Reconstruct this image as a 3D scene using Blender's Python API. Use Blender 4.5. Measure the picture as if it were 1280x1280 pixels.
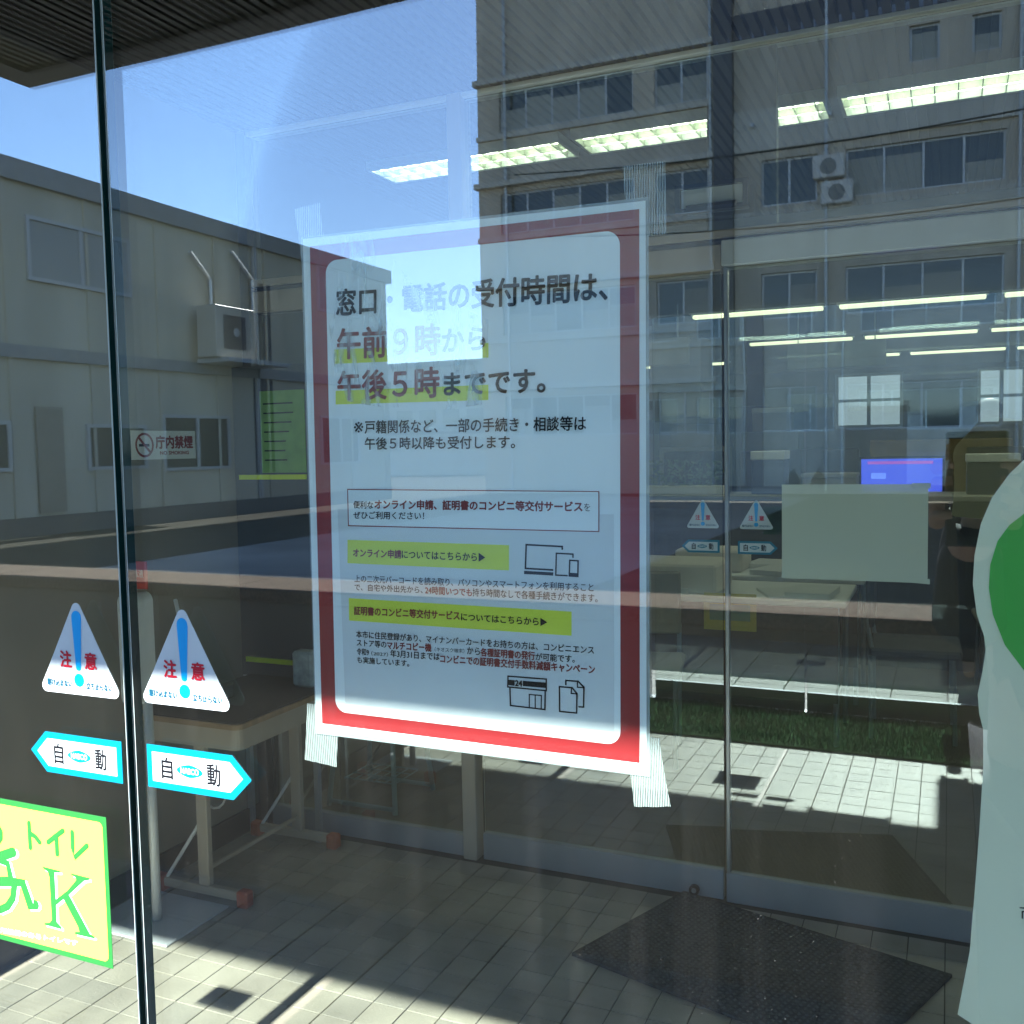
import bpy, bmesh, math, random
from mathutils import Vector, Matrix
R = math.radians
random.seed(7)
S = bpy.context.scene
C = S.collection
for o in list(bpy.data.objects): bpy.data.objects.remove(o)

# ------------------------------------------------------------------ camera
CAM = Vector((0, -.689, 1.475))
YAW, PITCH, ROLL, F = R(24.0665), R(3.728), R(-1.1222), 1226.82     # F in pixels of a 1280 px frame
fw = Vector((-math.sin(YAW)*math.cos(PITCH), math.cos(YAW)*math.cos(PITCH), -math.sin(PITCH)))
r0 = Vector((math.cos(YAW), math.sin(YAW), 0)); u0 = r0.cross(fw)
rt = r0*math.cos(ROLL) + u0*math.sin(ROLL); up = -r0*math.sin(ROLL) + u0*math.cos(ROLL)
cd = bpy.data.cameras.new('camera'); cam = bpy.data.objects.new('camera', cd); C.objects.link(cam)
cd.sensor_width = 36; cd.sensor_height = 36; cd.lens = 36*F/1280; cd.clip_start = .02; cd.clip_end = 3000
cam.matrix_world = Matrix(((rt.x, up.x, -fw.x, CAM.x), (rt.y, up.y, -fw.y, CAM.y), (rt.z, up.z, -fw.z, CAM.z), (0, 0, 0, 1)))
S.camera = cam
# ------------------------------------------------------------------ sky, sun, exposure
SUN_EL = R(39.95)                     # the sun stands behind the photographer, square to the glass
W = bpy.data.worlds.new('World'); S.world = W; W.use_nodes = True
nt = W.node_tree; bg = nt.nodes['Background']
sky = nt.nodes.new('ShaderNodeTexSky'); sky.sky_type = 'NISHITA'; sky.sun_disc = False
sky.sun_elevation = SUN_EL; sky.sun_rotation = R(180); sky.dust_density = .15; sky.air_density = .75; sky.ozone_density = 3.5
nt.links.new(sky.outputs[0], bg.inputs[0]); bg.inputs[1].default_value = .135
sl = bpy.data.lights.new('sun', 'SUN'); sl.energy = 4.8; sl.angle = R(.5); sl.color = (1, .965, .91)
so = bpy.data.objects.new('sun', sl); C.objects.link(so)
so.rotation_euler = (R(90)-SUN_EL, 0, 0)     # shines along +Y and down
S.view_settings.view_transform = 'Standard'; S.view_settings.look = 'None'; S.view_settings.gamma = 1
S.view_settings.exposure = 2.52
S.cycles.use_denoising = True; S.cycles.max_bounces = 12; S.cycles.transparent_max_bounces = 24
S.cycles.glossy_bounces = 6; S.cycles.sample_clamp_indirect = 6

# ------------------------------------------------------------------ pixel -> place
def ray(px, py): return fw + rt*((px-640)/F) + up*((640-py)/F)
def atY(px, py, y): d = ray(px, py); return CAM + d*((y-CAM.y)/d.y)
def atZ(px, py, z): d = ray(px, py); return CAM + d*((z-CAM.z)/d.z)
def atX(px, py, x): d = ray(px, py); return CAM + d*((x-CAM.x)/d.x)
def mir(v): return Vector((v.x, -v.y, v.z))       # a place seen in the door glass is on this side of it

# ------------------------------------------------------------------ materials
MATS = {}
def mat(name, col, rough=.6, metal=0, var=0, vscale=6, bump=0, bscale=40, spec=.5, emit=None, es=0, grime=0, stretch=None, world=False):
    if name in MATS: return MATS[name]
    m = bpy.data.materials.new(name); m.use_nodes = True; n = m.node_tree.nodes; L = m.node_tree.links
    b = n['Principled BSDF']; b.inputs['Base Color'].default_value = (*col, 1)
    b.inputs['Roughness'].default_value = rough; b.inputs['Metallic'].default_value = metal
    b.inputs['Specular IOR Level'].default_value = spec
    tc = n.new('ShaderNodeTexCoord'); mp = n.new('ShaderNodeMapping'); L.new((n.new('ShaderNodeNewGeometry').outputs['Position'] if world else tc.outputs['Object']), mp.inputs[0])
    if stretch: mp.inputs['Scale'].default_value = stretch
    if var:
        t = n.new('ShaderNodeTexNoise'); t.inputs['Scale'].default_value = vscale; t.inputs['Detail'].default_value = 6; L.new(mp.outputs[0], t.inputs[0])
        mr = n.new('ShaderNodeMapRange'); mr.inputs[1].default_value = .3; mr.inputs[2].default_value = .7
        mr.inputs[3].default_value = 1-var; mr.inputs[4].default_value = 1+var; L.new(t.outputs[0], mr.inputs[0])
        vm = n.new('ShaderNodeVectorMath'); vm.operation = 'SCALE'; vm.inputs[0].default_value = col; L.new(mr.outputs[0], vm.inputs['Scale'])
        L.new(vm.outputs[0], b.inputs['Base Color'])
        mr2 = n.new('ShaderNodeMapRange'); mr2.inputs[3].default_value = max(.02, rough-.1); mr2.inputs[4].default_value = min(1, rough+.1)
        L.new(t.outputs[0], mr2.inputs[0]); L.new(mr2.outputs[0], b.inputs['Roughness'])
    if bump:
        t = n.new('ShaderNodeTexNoise'); t.inputs['Scale'].default_value = bscale; t.inputs['Detail'].default_value = 4; L.new(mp.outputs[0], t.inputs[0])
        bp = n.new('ShaderNodeBump'); bp.inputs['Strength'].default_value = bump; bp.inputs['Distance'].default_value = .01
        L.new(t.outputs[0], bp.inputs['Height']); L.new(bp.outputs[0], b.inputs['Normal'])
    if emit:
        b.inputs['Emission Color'].default_value = (*emit, 1); b.inputs['Emission Strength'].default_value = es
    MATS[name] = m
    return m

def glass_mat(name, refl, tint, dirt=0):
    """clear door glass: a mirror share plus straight transmission, dust specks and wiped streaks on its face"""
    m = bpy.data.materials.new(name); m.use_nodes = True; n = m.node_tree.nodes; L = m.node_tree.links
    n.remove(n['Principled BSDF']); out = n['Material Output']
    tr = n.new('ShaderNodeBsdfTransparent'); tr.inputs[0].default_value = (*tint, 1)
    gl = n.new('ShaderNodeBsdfGlossy'); gl.inputs['Roughness'].default_value = 0.0; gl.inputs[0].default_value = (.90, .97, 1, 1)
    lw = n.new('ShaderNodeLayerWeight'); lw.inputs[0].default_value = .35
    mr = n.new('ShaderNodeMapRange'); mr.inputs[1].default_value = 0; mr.inputs[2].default_value = 1
    mr.inputs[3].default_value = refl; mr.inputs[4].default_value = min(1, refl*2.2+.1); L.new(lw.outputs['Fresnel'], mr.inputs[0])
    mx = n.new('ShaderNodeMixShader'); L.new(mr.outputs[0], mx.inputs[0]); L.new(tr.outputs[0], mx.inputs[1]); L.new(gl.outputs[0], mx.inputs[2])
    tc = n.new('ShaderNodeTexCoord')
    wv = n.new('ShaderNodeTexNoise'); wv.inputs['Scale'].default_value = 1.3; wv.inputs['Detail'].default_value = 1; L.new(tc.outputs['Object'], wv.inputs[0])
    bp = n.new('ShaderNodeBump'); bp.inputs['Strength'].default_value = .2; bp.inputs['Distance'].default_value = .004
    L.new(wv.outputs[0], bp.inputs['Height']); L.new(bp.outputs[0], gl.inputs['Normal'])
    last = mx
    if dirt:
        df = n.new('ShaderNodeBsdfDiffuse'); df.inputs[0].default_value = (.8, .8, .78, 1)
        vo = n.new('ShaderNodeTexVoronoi'); vo.inputs['Scale'].default_value = 420; L.new(tc.outputs['Object'], vo.inputs[0])
        c1 = n.new('ShaderNodeMath'); c1.operation = 'LESS_THAN'; c1.inputs[1].default_value = .09; L.new(vo.outputs['Distance'], c1.inputs[0])
        sp = n.new('ShaderNodeSeparateColor'); L.new(vo.outputs['Color'], sp.inputs[0])
        c2 = n.new('ShaderNodeMath'); c2.operation = 'GREATER_THAN'; c2.inputs[1].default_value = .88; L.new(sp.outputs[0], c2.inputs[0])
        sx = n.new('ShaderNodeSeparateXYZ'); L.new(tc.outputs['Object'], sx.inputs[0])
        hm = n.new('ShaderNodeMapRange'); hm.inputs[1].default_value = 1.35; hm.inputs[2].default_value = .95; hm.inputs[3].default_value = .05; hm.inputs[4].default_value = .40
        L.new(sx.outputs[2], hm.inputs[0])
        m1 = n.new('ShaderNodeMath'); m1.operation = 'MULTIPLY'; L.new(c1.outputs[0], m1.inputs[0]); L.new(c2.outputs[0], m1.inputs[1])
        m2 = n.new('ShaderNodeMath'); m2.operation = 'MULTIPLY'; L.new(m1.outputs[0], m2.inputs[0]); L.new(hm.outputs[0], m2.inputs[1])
        mp = n.new('ShaderNodeMapping'); mp.inputs['Scale'].default_value = (26, 1, 1.6); L.new(tc.outputs['Object'], mp.inputs[0])
        st = n.new('ShaderNodeTexNoise'); st.inputs['Scale'].default_value = 1.5; st.inputs['Detail'].default_value = 5; L.new(mp.outputs[0], st.inputs[0])
        sr = n.new('ShaderNodeMapRange'); sr.inputs[1].default_value = .5; sr.inputs[2].default_value = .8; sr.inputs[3].default_value = .001; sr.inputs[4].default_value = dirt; L.new(st.outputs[0], sr.inputs[0])
        ad = n.new('ShaderNodeMath'); ad.operation = 'ADD'; ad.use_clamp = True; L.new(m2.outputs[0], ad.inputs[0]); L.new(sr.outputs[0], ad.inputs[1])
        m3 = n.new('ShaderNodeMixShader'); L.new(ad.outputs[0], m3.inputs[0]); L.new(mx.outputs[0], m3.inputs[1]); L.new(df.outputs[0], m3.inputs[2]); last = m3
    L.new(last.outputs[0], out.inputs[0]); MATS[name] = m
    return m

GLASS = glass_mat('door_glass_front', .118, (.93, .975, .955), .006)
GLASSB = glass_mat('door_glass_back', .035, (.93, .97, .96))
GLASS2 = glass_mat('inner_glass_front', .25, (.90, .95, .94), .003)
EDGE = mat('glass_edge', (.004, .03, .03), .12, spec=.6)
BEVEL = mat('glass_bevel', (.45, .55, .55), .15, spec=1)
ALU = mat('aluminium', (.42, .45, .48), .38, .75, var=.1, vscale=3, bump=.02)
ALUD = mat('brushed_rail', (.34, .36, .38), .65, .35, var=.12, vscale=4, bump=.03)
ALU2 = mat('painted_aluminium', (.62, .68, .70), .4, .1, var=.06, vscale=3)
BEIGEM = mat('beige_metal', (.45, .40, .33), .45, .1, var=.08)
BLACK = mat('black_paint', (.012, .012, .013), .5)
DARK = mat('dark_brown_metal', (.035, .03, .027), .45, .2)
WHITE = mat('white_plastic', (.75, .76, .75), .4)
WHITEP = mat('white_paper', (.84, .91, .93), .45)
REDP = mat('red_print', (.30, .016, .020), .4)
INK = mat('black_ink', (.006, .007, .010), .8, spec=.1)
INKR = mat('dark_red_ink', (.24, .018, .016), .5)
YEL = mat('yellow_print', (.72, .80, .06), .5)
GREYP = mat('pale_grey_print', (.70, .75, .77), .45)
CYANT = mat('cyan_lettering', (.0, .07, .13), .5)
CYAN = mat('cyan_print', (.0, .17, .27), .35)
BLUEP = mat('blue_print', (.0, .33, .74), .35)
REDI = mat('bright_red_ink', (.50, .01, .03), .4)
STICK = mat('sticker_white', (.50, .58, .61), .35, var=.06, vscale=30)
SGRN = mat('sticker_green', (.018, .14, .032), .35)
SYEL = mat('sticker_yellow', (.60, .62, .075), .35)

# ------------------------------------------------------------------ mesh helpers
def newmesh(name, verts, faces, m, parent=None, midx=None):
    me = bpy.data.meshes.new(name); me.from_pydata([tuple(v) for v in verts], [], faces)
    for k in (m if isinstance(m, (list, tuple)) else [m]): me.materials.append(k)
    if midx:
        for p, i in zip(me.polygons, midx): p.material_index = i
    me.update()
    o = bpy.data.objects.new(name, me); C.objects.link(o)
    if parent: o.parent = parent
    return o
class MB:
    def __init__(s): s.v = []; s.f = []
    def box(s, x0, x1, y0, y1, z0, z1):
        k = len(s.v)
        s.v += [(x, y, z) for z in (z0, z1) for x, y in ((x0, y0), (x1, y0), (x1, y1), (x0, y1))]
        s.f += [tuple(k+i for i in q) for q in ((3, 2, 1, 0), (4, 5, 6, 7), (0, 1, 5, 4), (1, 2, 6, 5), (2, 3, 7, 6), (3, 0, 4, 7))]
        return s
    def bbox(s, x0, x1, y0, y1, z0, z1, b=.004):
        bm = bmesh.new(); bmesh.ops.create_cube(bm, size=1)
        for v in bm.verts: v.co = Vector(((x0+x1)/2+v.co.x*(x1-x0), (y0+y1)/2+v.co.y*(y1-y0), (z0+z1)/2+v.co.z*(z1-z0)))
        bmesh.ops.bevel(bm, geom=bm.edges[:], offset=b, segments=1, affect='EDGES')
        return s.bm(bm)
    def bm(s, bm):
        k = len(s.v); bm.verts.index_update()
        s.v += [tuple(v.co) for v in bm.verts]; s.f += [tuple(k+v.index for v in f.verts) for f in bm.faces]; bm.free(); return s
    def tube(s, pts, r, n=10, closed=False):
        pts = [Vector(p) for p in pts]; rr = r if isinstance(r, (list, tuple)) else [r]*len(pts)
        k0 = len(s.v); prev = None
        for i, p in enumerate(pts):
            a = pts[max(i-1, 0)]; b = pts[min(i+1, len(pts)-1)]; t = (b-a).normalized()
            if prev is None: nrm = t.orthogonal().normalized()
            else: nrm = (prev - t*prev.dot(t)).normalized()
            prev = nrm; bn = t.cross(nrm)
            for j in range(n):
                a_ = 2*math.pi*j/n; s.v.append(tuple(p + (nrm*math.cos(a_)+bn*math.sin(a_))*rr[i]))
        for i in range(len(pts)-1):
            for j in range(n):
                a_ = k0+i*n+j; b_ = k0+i*n+(j+1) % n; s.f.append((a_, b_, b_+n, a_+n))
        s.f.append(tuple(k0+j for j in range(n))[::-1]); s.f.append(tuple(k0+(len(pts)-1)*n+j for j in range(n)))
        return s
    def prism(s, pts2, y0, y1, axis='y'):
        """extrude an outline; axis y: outline in x,z;  axis z: outline in x,y;  axis x: outline in y,z"""
        k = len(s.v); n = len(pts2)
        g = {'y': lambda a, b, c: (a, c, b), 'z': lambda a, b, c: (a, b, c), 'x': lambda a, b, c: (c, a, b)}[axis]
        s.v += [g(a, b, y0) for a, b in pts2] + [g(a, b, y1) for a, b in pts2]
        s.f.append(tuple(k+i for i in range(n))); s.f.append(tuple(k+n+i for i in range(n))[::-1])
        for i in range(n): s.f.append((k+i, k+n+i, k+n+(i+1) % n, k+(i+1) % n))
        return s
    def build(s, name, m, parent=None, smooth=False):
        o = newmesh(name, s.v, s.f, m, parent)
        bm = bmesh.new(); bm.from_mesh(o.data); bmesh.ops.recalc_face_normals(bm, faces=bm.faces[:]); bm.to_mesh(o.data); bm.free()
        if smooth:
            for p in o.data.polygons: p.use_smooth = True
        return o
def tag(o, label=None, cat=None, group=None, kind=None):
    if label: o['label'] = label
    if cat: o['category'] = cat
    if group: o['group'] = group
    if kind: o['kind'] = kind
    return o
def thing(name, label, cat, loc=(0, 0, 0), rz=0, group=None):
    o = bpy.data.objects.new(name, None); C.objects.link(o); o.location = loc; o.rotation_euler.z = rz; o.empty_display_size = .1
    return tag(o, label, cat, group)
def struct(o): return tag(o, kind='structure')
def copytree(o, parent=None):
    c = o.copy(); C.objects.link(c); c.parent = parent
    for ch in list(o.children): copytree(ch, c)
    return c
def sheet(name, pts, y, m, parent=None, th=.0004):
    """thin flat print or film standing in an x,z outline whose face towards the street is at y"""
    b = MB(); b.prism(pts, y, y+th); return b.build(name, m, parent)
def rrect(x0, x1, z0, z1, r, n=6):
    out = []
    for cx, cz, a0 in ((x1-r, z1-r, 0), (x0+r, z1-r, 90), (x0+r, z0+r, 180), (x1-r, z0+r, 270)):
        for i in range(n+1):
            a = R(a0+90*i/n); out.append((cx+r*math.cos(a), cz+r*math.sin(a)))
    return out
def rpoly(pts, r, n=5):
    out = []; N = len(pts)
    for i in range(N):
        p = Vector(pts[i]); a = (Vector(pts[i-1])-p).normalized(); b = (Vector(pts[(i+1) % N])-p).normalized()
        ang = a.angle(b); d = r/math.tan(ang/2); c = p+(a+b).normalized()*(r/math.sin(ang/2))
        s_, e_ = p+a*d-c, p+b*d-c; t0 = math.atan2(s_.y, s_.x); t1 = math.atan2(e_.y, e_.x)
        while t1-t0 > math.pi: t1 -= 2*math.pi
        while t1-t0 < -math.pi: t1 += 2*math.pi
        for k in range(n+1):
            t = t0+(t1-t0)*k/n; out.append((c.x+r*math.cos(t), c.y+r*math.sin(t)))
    return out
def ellipse(cx, cz, a, b, n=28): return [(cx+a*math.cos(2*math.pi*i/n), cz+b*math.sin(2*math.pi*i/n)) for i in range(n)]

_font = {}
def glyphs(body):
    """outline mesh of a line of text from the built-in font: (verts, faces, bbox)"""
    if body in _font: return _font[body]
    cu = bpy.data.curves.new('t', 'FONT'); cu.body = body; cu.resolution_u = 3
    o = bpy.data.objects.new('t', cu); C.objects.link(o)
    dg = bpy.context.evaluated_depsgraph_get(); me = bpy.data.meshes.new_from_object(o.evaluated_get(dg))
    vs = [(v.co.x, v.co.y) for v in me.vertices]; fs = [tuple(p.vertices) for p in me.polygons]
    bpy.data.objects.remove(o); bpy.data.meshes.remove(me); bpy.data.curves.remove(cu)
    xs = [v[0] for v in vs]; ys = [v[1] for v in vs]
    _font[body] = (vs, fs, (min(xs), max(xs), min(ys), max(ys))); return _font[body]
def letters(name, body, BL, BR, TL, y, m, parent, bold=0.0, step=.00004):
    """text whose ink box goes to the three (x,z) corners given, on the plane y (towards the street)"""
    vs, fs, (x0, x1, y0, y1) = glyphs(body)
    BL, BR, TL = Vector(BL), Vector(BR), Vector(TL); ex = BR-BL; ez = TL-BL
    V = []; Fc = []
    offs = [(0, 0)] if not bold else [(a*bold, b*bold) for a, b in ((-1, 0), (1, 0), (0, -1), (0, 1), (-.7, .7), (.7, .7), (-.7, -.7), (.7, -.7), (0, 0))]
    for i, (dx, dz) in enumerate(offs):
        k = len(V)
        for a, b in vs:
            p = BL + ex*((a-x0)/(x1-x0)) + ez*((b-y0)/(y1-y0)); V.append((p.x+dx, y-i*step, p.y+dz))
        Fc += [tuple(k+j for j in f) for f in fs]
    return newmesh(name, V, Fc, m, parent)
def xz(px, py, y): v = atY(px, py, y); return (v.x, v.z)

# ================================================================== SETTING
TILE = [mat('floor_tile_%d' % i, c, .45, world=True, var=.22, vscale=4.5, bump=.15, bscale=120, spec=.5) for i, c in
        enumerate(((.30, .272, .222), (.325, .295, .24), (.265, .243, .203), (.31, .28, .232)))]
D2 = 2.411
floor = struct(MB().box(-2.6, 2.6, -.02, D2+.06, -.08, -.003).build('vestibule_floor', mat('grout', (.11, .10, .085), .9, var=.2)))
tl = []
for i in range(-25, 20):
    for j in range(0, 24):
        tl.append((i*.1+.0, j*.1-.03+.0))
def tkey(t):
    v = Vector((t[0]+.05, t[1]+.05, 0))-CAM; z = v.dot(fw); px = 640+F*v.dot(rt)/z; py = 640-F*v.dot(up)/z
    return z + (0 if (-30 < px < 1240 and py < 1310) else 50)
tl.sort(key=tkey)
tm = {}
def tilemesh(k):
    if k not in tm:
        o = MB().bbox(.0016, .0984, .0016, .0984, -.004, 0, .0005).build('tile', TILE[k % 4]); tm[k] = o.data; bpy.data.objects.remove(o)
    return tm[k]
for x, y in tl[:300]:
    o = bpy.data.objects.new('tile', tilemesh(random.randrange(4))); C.objects.link(o); o.parent = floor
    o.location = (x, y, random.uniform(-.0006, .0006)); o.rotation_euler = (random.uniform(-.003, .003), random.uniform(-.003, .003), 0)
b = MB()
for x, y in tl[300:]:
    dz = random.uniform(-.0006, .0006); b.bbox(x+.0016, x+.0984, y+.0016, y+.0984, -.004+dz, dz, .0005)
tag(b.build('tile', TILE[1], floor), kind='stuff')

struct(MB().box(-900, 900, -1500, -2.2, -.5, 0).build('asphalt', mat('asphalt', (.060, .055, .045), 1, spec=.08, var=.25, vscale=1.5, bump=.3, bscale=60)))
pave = struct(MB().box(-6, 6, -2.2, -.02, -.5, -.008).build('pavement', mat('grout2', (.13, .12, .11), .9)))
b = MB()
for i in range(-20, 20):
    for j in range(0, 8):
        b.bbox(i*.3+.003, i*.3+.297, -.02-j*.27-.267, -.02-j*.27-.003, -.012, .0, .002)
tag(b.build('paving_slab', mat('paving', (.22, .21, .195), .7, world=True, var=.25, vscale=3, bump=.2), pave), kind='stuff')
# concrete road running away from the door, beside the asphalt
struct(MB().box(-10.2, -3.4, -26.5, -4.2, -.3, .006).build('concrete_apron', mat('concrete_ground', (.27, .255, .23), 1, spec=.1, var=.2, vscale=.6, bump=.1)))

# parapet wall behind the photographer
CONC = mat('brown_tile_wall', (.15, .125, .10), .7, var=.2, vscale=3, bump=.15)
par = thing('parapet_wall', 'low brown wall with a speckled stone coping crossing the whole reflection at waist height', 'wall', (0, -2.03, 0))
MB().box(-9, 9, -.11, .11, -.01, .985).build('wall', CONC, par)
gr = mat('speckled_granite', (.17, .13, .10), 1, spec=.03, var=.6, vscale=110)
for k in range(-8, 8):
    MB().bbox(k*1.1+.002, k*1.1+1.098, -.13, .13, .985, 1.03, .006).build('coping_stone', gr, par)
# planter border with shrubs behind the parapet (mottled band above the coping)
LEAF = [mat('leaf_a', (.06, .10, .035), .6), mat('leaf_b', (.09, .12, .05), .6)]
def shrub(x, y, r, label):
    t = thing('shrub', label, 'shrub', (x, y, 0), group='shrubs behind the parapet')
    V = []; Fc = []; idx = []
    for k in range(420):
        d = Vector((random.gauss(0, 1), random.gauss(0, 1), random.gauss(0, 1))).normalized()*r*random.uniform(.55, 1)
        p = Vector((d.x*1.3, d.y, r*.95+d.z*.85)); s_ = random.uniform(.025, .045)
        a = Vector((random.uniform(-1, 1), random.uniform(-1, 1), random.uniform(-1, 1))).normalized(); bb = a.orthogonal().normalized()
        n = len(V); V += [p-a*s_, p+bb*s_*.4, p+a*s_, p-bb*s_*.4]; Fc.append((n, n+1, n+2, n+3)); idx.append(k % 2)
    newmesh('leaves', V, Fc, LEAF, t, idx)
    MB().tube([(0, 0, 0), (.02, 0, r*.6), (-.03, .02, r*1.2)], [.02, .014, .006], 6).build('stem', DARK, t)

# ================================================================== CANOPY over the door (seen in the glass)
can = thing('entrance_canopy', 'black ribbed underside of the entrance canopy in the upper left corner', 'canopy', (0, 0, 2.7))
MB().box(-2.78, 4, -1.70, -.02, .02, .30).build('roof_deck', BLACK, can)
MB().box(-.04, 4, -2.3, -1.7005, -.012, .30).build('roof_deck', BLACK, can)  # unseen deeper part of the canopy, added to shade the cut-out sticker
MB().box(-2.78, 4, -1.70, -1.60, -.012, .0195).build('edge_trim', BLACK, can)
MB().box(-2.78, -2.68, -1.599, -.02, -.012, .0195).build('edge_trim', BLACK, can)
b = MB()
k = -2.67
while k < 4: b.box(k, k+.016, -1.598, -.021, .0, .0198); k += .032
tag(b.build('rib', BLACK, can), kind='stuff')

# ================================================================== VESTIBULE shell
SIDE = mat('brown_side_wall', (.22, .195, .155), .5, var=.12, vscale=2.5, bump=.03)
t = struct(MB().box(-2.62, -2.5, 0.0, D2, -.05, 2.7).build('wall_left', SIDE))
MB().box(-2.499, -2.488, .02, D2-.02, 0, .09).build('skirting', DARK, t)
ws = thing('no_smoking_sign', 'small white no smoking sign with a red ring, high on the brown side wall', 'sign', (-2.498, 0, 0))
q = [atX(px, py, -2.497) for px, py in ((163, 538), (243, 538), (243, 573), (163, 575))]
y0_, y1_ = q[0].y, q[1].y; z0_, z1_ = q[2].z, q[0].z
MB().box(0, .003, y0_, y1_, z0_, z1_).build('plate', WHITE, ws)
def wall_text(body, ya, yb, za, zb, m, bold=0):
    vs, fs, (a0, a1, b0, b1) = glyphs(body); V = []; Fc = []
    for i, (dx, dz) in enumerate([(0, 0)] if not bold else [(-bold, 0), (bold, 0), (0, bold), (0, -bold)]):
        k = len(V); V += [(.0035+i*.0001, ya+(yb-ya)*(a-a0)/(a1-a0)+dx, za+(zb-za)*(c-b0)/(b1-b0)+dz) for a, c in vs]; Fc += [tuple(k+j for j in f) for f in fs]
    newmesh('lettering', V, Fc, m, ws)
L_ = y1_-y0_; hz = z1_-z0_
wall_text('庁内禁煙', y0_+L_*.36, y0_+L_*.95, z0_+hz*.38, z0_+hz*.82, INKR, .002)
wall_text('NO SMOKING', y0_+L_*.42, y0_+L_*.88, z0_+hz*.16, z0_+hz*.28, INKR, .0008)
cy, cz = y0_+L_*.19, (z0_+z1_)/2
V = []; Fc = []; n = 28
for i in range(n):
    a = 2*math.pi*i/n; V += [(.0036, cy+.042*math.cos(a), cz+.042*math.sin(a)), (.0036, cy+.034*math.cos(a), cz+.034*math.sin(a))]
for i in range(n): j = (i+1) % n; Fc.append((2*i, 2*j, 2*j+1, 2*i+1))
newmesh('ring', V, Fc, INKR, ws)
MB().prism([(cy-.028, cz+.022), (cy-.022, cz+.028), (cy+.028, cz-.022), (cy+.022, cz-.028)], .0036, .0040, 'x').build('bar', INKR, ws)
MB().box(.0032, .0035, cy-.025, cy+.022, cz-.005, cz+.004).build('cigarette', INK, ws)

struct(MB().box(2.5, 2.62, 0.0, D2, -.05, 2.7).build('wall_right', SIDE))
ceil = struct(MB().box(-2.5, 2.5, .0, D2, 2.72, 2.8).build('vestibule_ceiling', mat('ceiling_dark', (.05, .05, .055), .6)))
b = MB(); k = -2.49
while k < 2.5: b.box(k, k+.024, .01, D2-.001, 2.69, 2.7198); k += .036
tag(b.build('rib', mat('ceiling_rib', (.06, .057, .06), .5, .2), ceil), kind='stuff')

# ---- outer glazing: sliding leaves and fixed lights
def pane(name, x0, x1, z0, z1, y, th, label, cat, front=GLASS, back=GLASSB, edge=EDGE, rail=.10, root=None, bevel=True):
    t = root or thing(name, label, cat, ((x0+x1)/2, y, 0))
    cx = (x0+x1)/2 if root is None else 0; X0, X1 = x0-cx, x1-cx
    yy = 0 if root is None else y
    V = [(X0, yy, z0), (X1, yy, z0), (X1, yy, z1), (X0, yy, z1), (X0, yy+th, z0), (X1, yy+th, z0), (X1, yy+th, z1), (X0, yy+th, z1)]
    g = newmesh('glass_pane', V, [(0, 1, 2, 3), (5, 4, 7, 6), (4, 0, 3, 7), (1, 5, 6, 2), (3, 2, 6, 7), (4, 5, 1, 0)], [front, back, edge], t, [0, 1, 2, 2, 2, 2])
    if bevel:
        for xx in (X0-.0006, X1+.0001):
            MB().box(xx, xx+.0005, yy-.0002, yy+.0012, z0, z1).build('polished_edge', BEVEL, t)
            MB().box(xx, xx+.0005, yy+th-.0012, yy+th+.0002, z0, z1).build('polished_edge', BEVEL, t)
    if rail:
        MB().bbox(X0+.001, X1-.001, yy-.012, yy+th+.012, z0-rail, z0+.001, .003).build('bottom_rail', ALUD, t)
    return t
TH = .010
leafL = pane('sliding_door', -1.56, -.7155, .11, 2.2, 0, TH, 'left leaf of the outer glass sliding door carrying the yellow toilet sign', 'door')
leafR = pane('sliding_door', -.7035, .55, .11, 2.2, 0, TH, 'right leaf of the outer glass sliding door carrying the red bordered notice', 'door')
fixL = pane('fixed_window', -2.44, -1.63, .11, 2.2, 0.0, TH, 'fixed glass light beyond the left door leaf', 'window')
fixR = pane('fixed_window', .62, 2.44, .11, 2.2, 0.0, TH, 'fixed glass light beyond the right door leaf', 'window')
fr = thing('door_frame', 'grey metal frame and threshold round the outer glass doors', 'door frame', (0, 0, 0))
for x in (-2.48, -1.61, .585, 2.46): MB().bbox(x-.02, x+.02, -.02, .05, 0, 2.2, .003).build('post', ALU, fr)
MB().bbox(-2.5, 2.5, -.03, .06, 2.201, 2.69, .004).build('header', ALU2, fr)
MB().box(-2.5, 2.5, -.028, .045, .001, .006).build('threshold', ALU, fr)

# green mat just inside the outer doors
mt = MB().bbox(-2.1, .9, .05, .70, .0, .012, .003).build('green_mat', mat('green_pile', (.042, .115, .038), 1, spec=.05, var=.5, vscale=130, bump=1, bscale=400))
tag(mt, 'green artificial grass mat lying inside the outer doors, mirrored in the inner door', 'mat')

V = []; Fc = []; ix = []
for k in range(22000):
    x, y = random.uniform(-2.09, .89), random.uniform(.055, .695); a = random.uniform(0, 6.28); h = random.uniform(.012, .028); w = .0022; n = len(V)
    V += [(x-w*math.cos(a), y-w*math.sin(a), .011), (x+w*math.cos(a), y+w*math.sin(a), .011), (x+random.uniform(-.01, .01), y+random.uniform(-.01, .01), .012+h)]; Fc.append((n, n+1, n+2)); ix.append(k % 3)
bl_ = newmesh('turf_blades', V, Fc, [mat('blade_a', (.05, .15, .04), .8), mat('blade_b', (.09, .20, .07), .8), mat('blade_c', (.03, .09, .03), .8)], mt, ix); bl_['kind'] = 'stuff'
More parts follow.
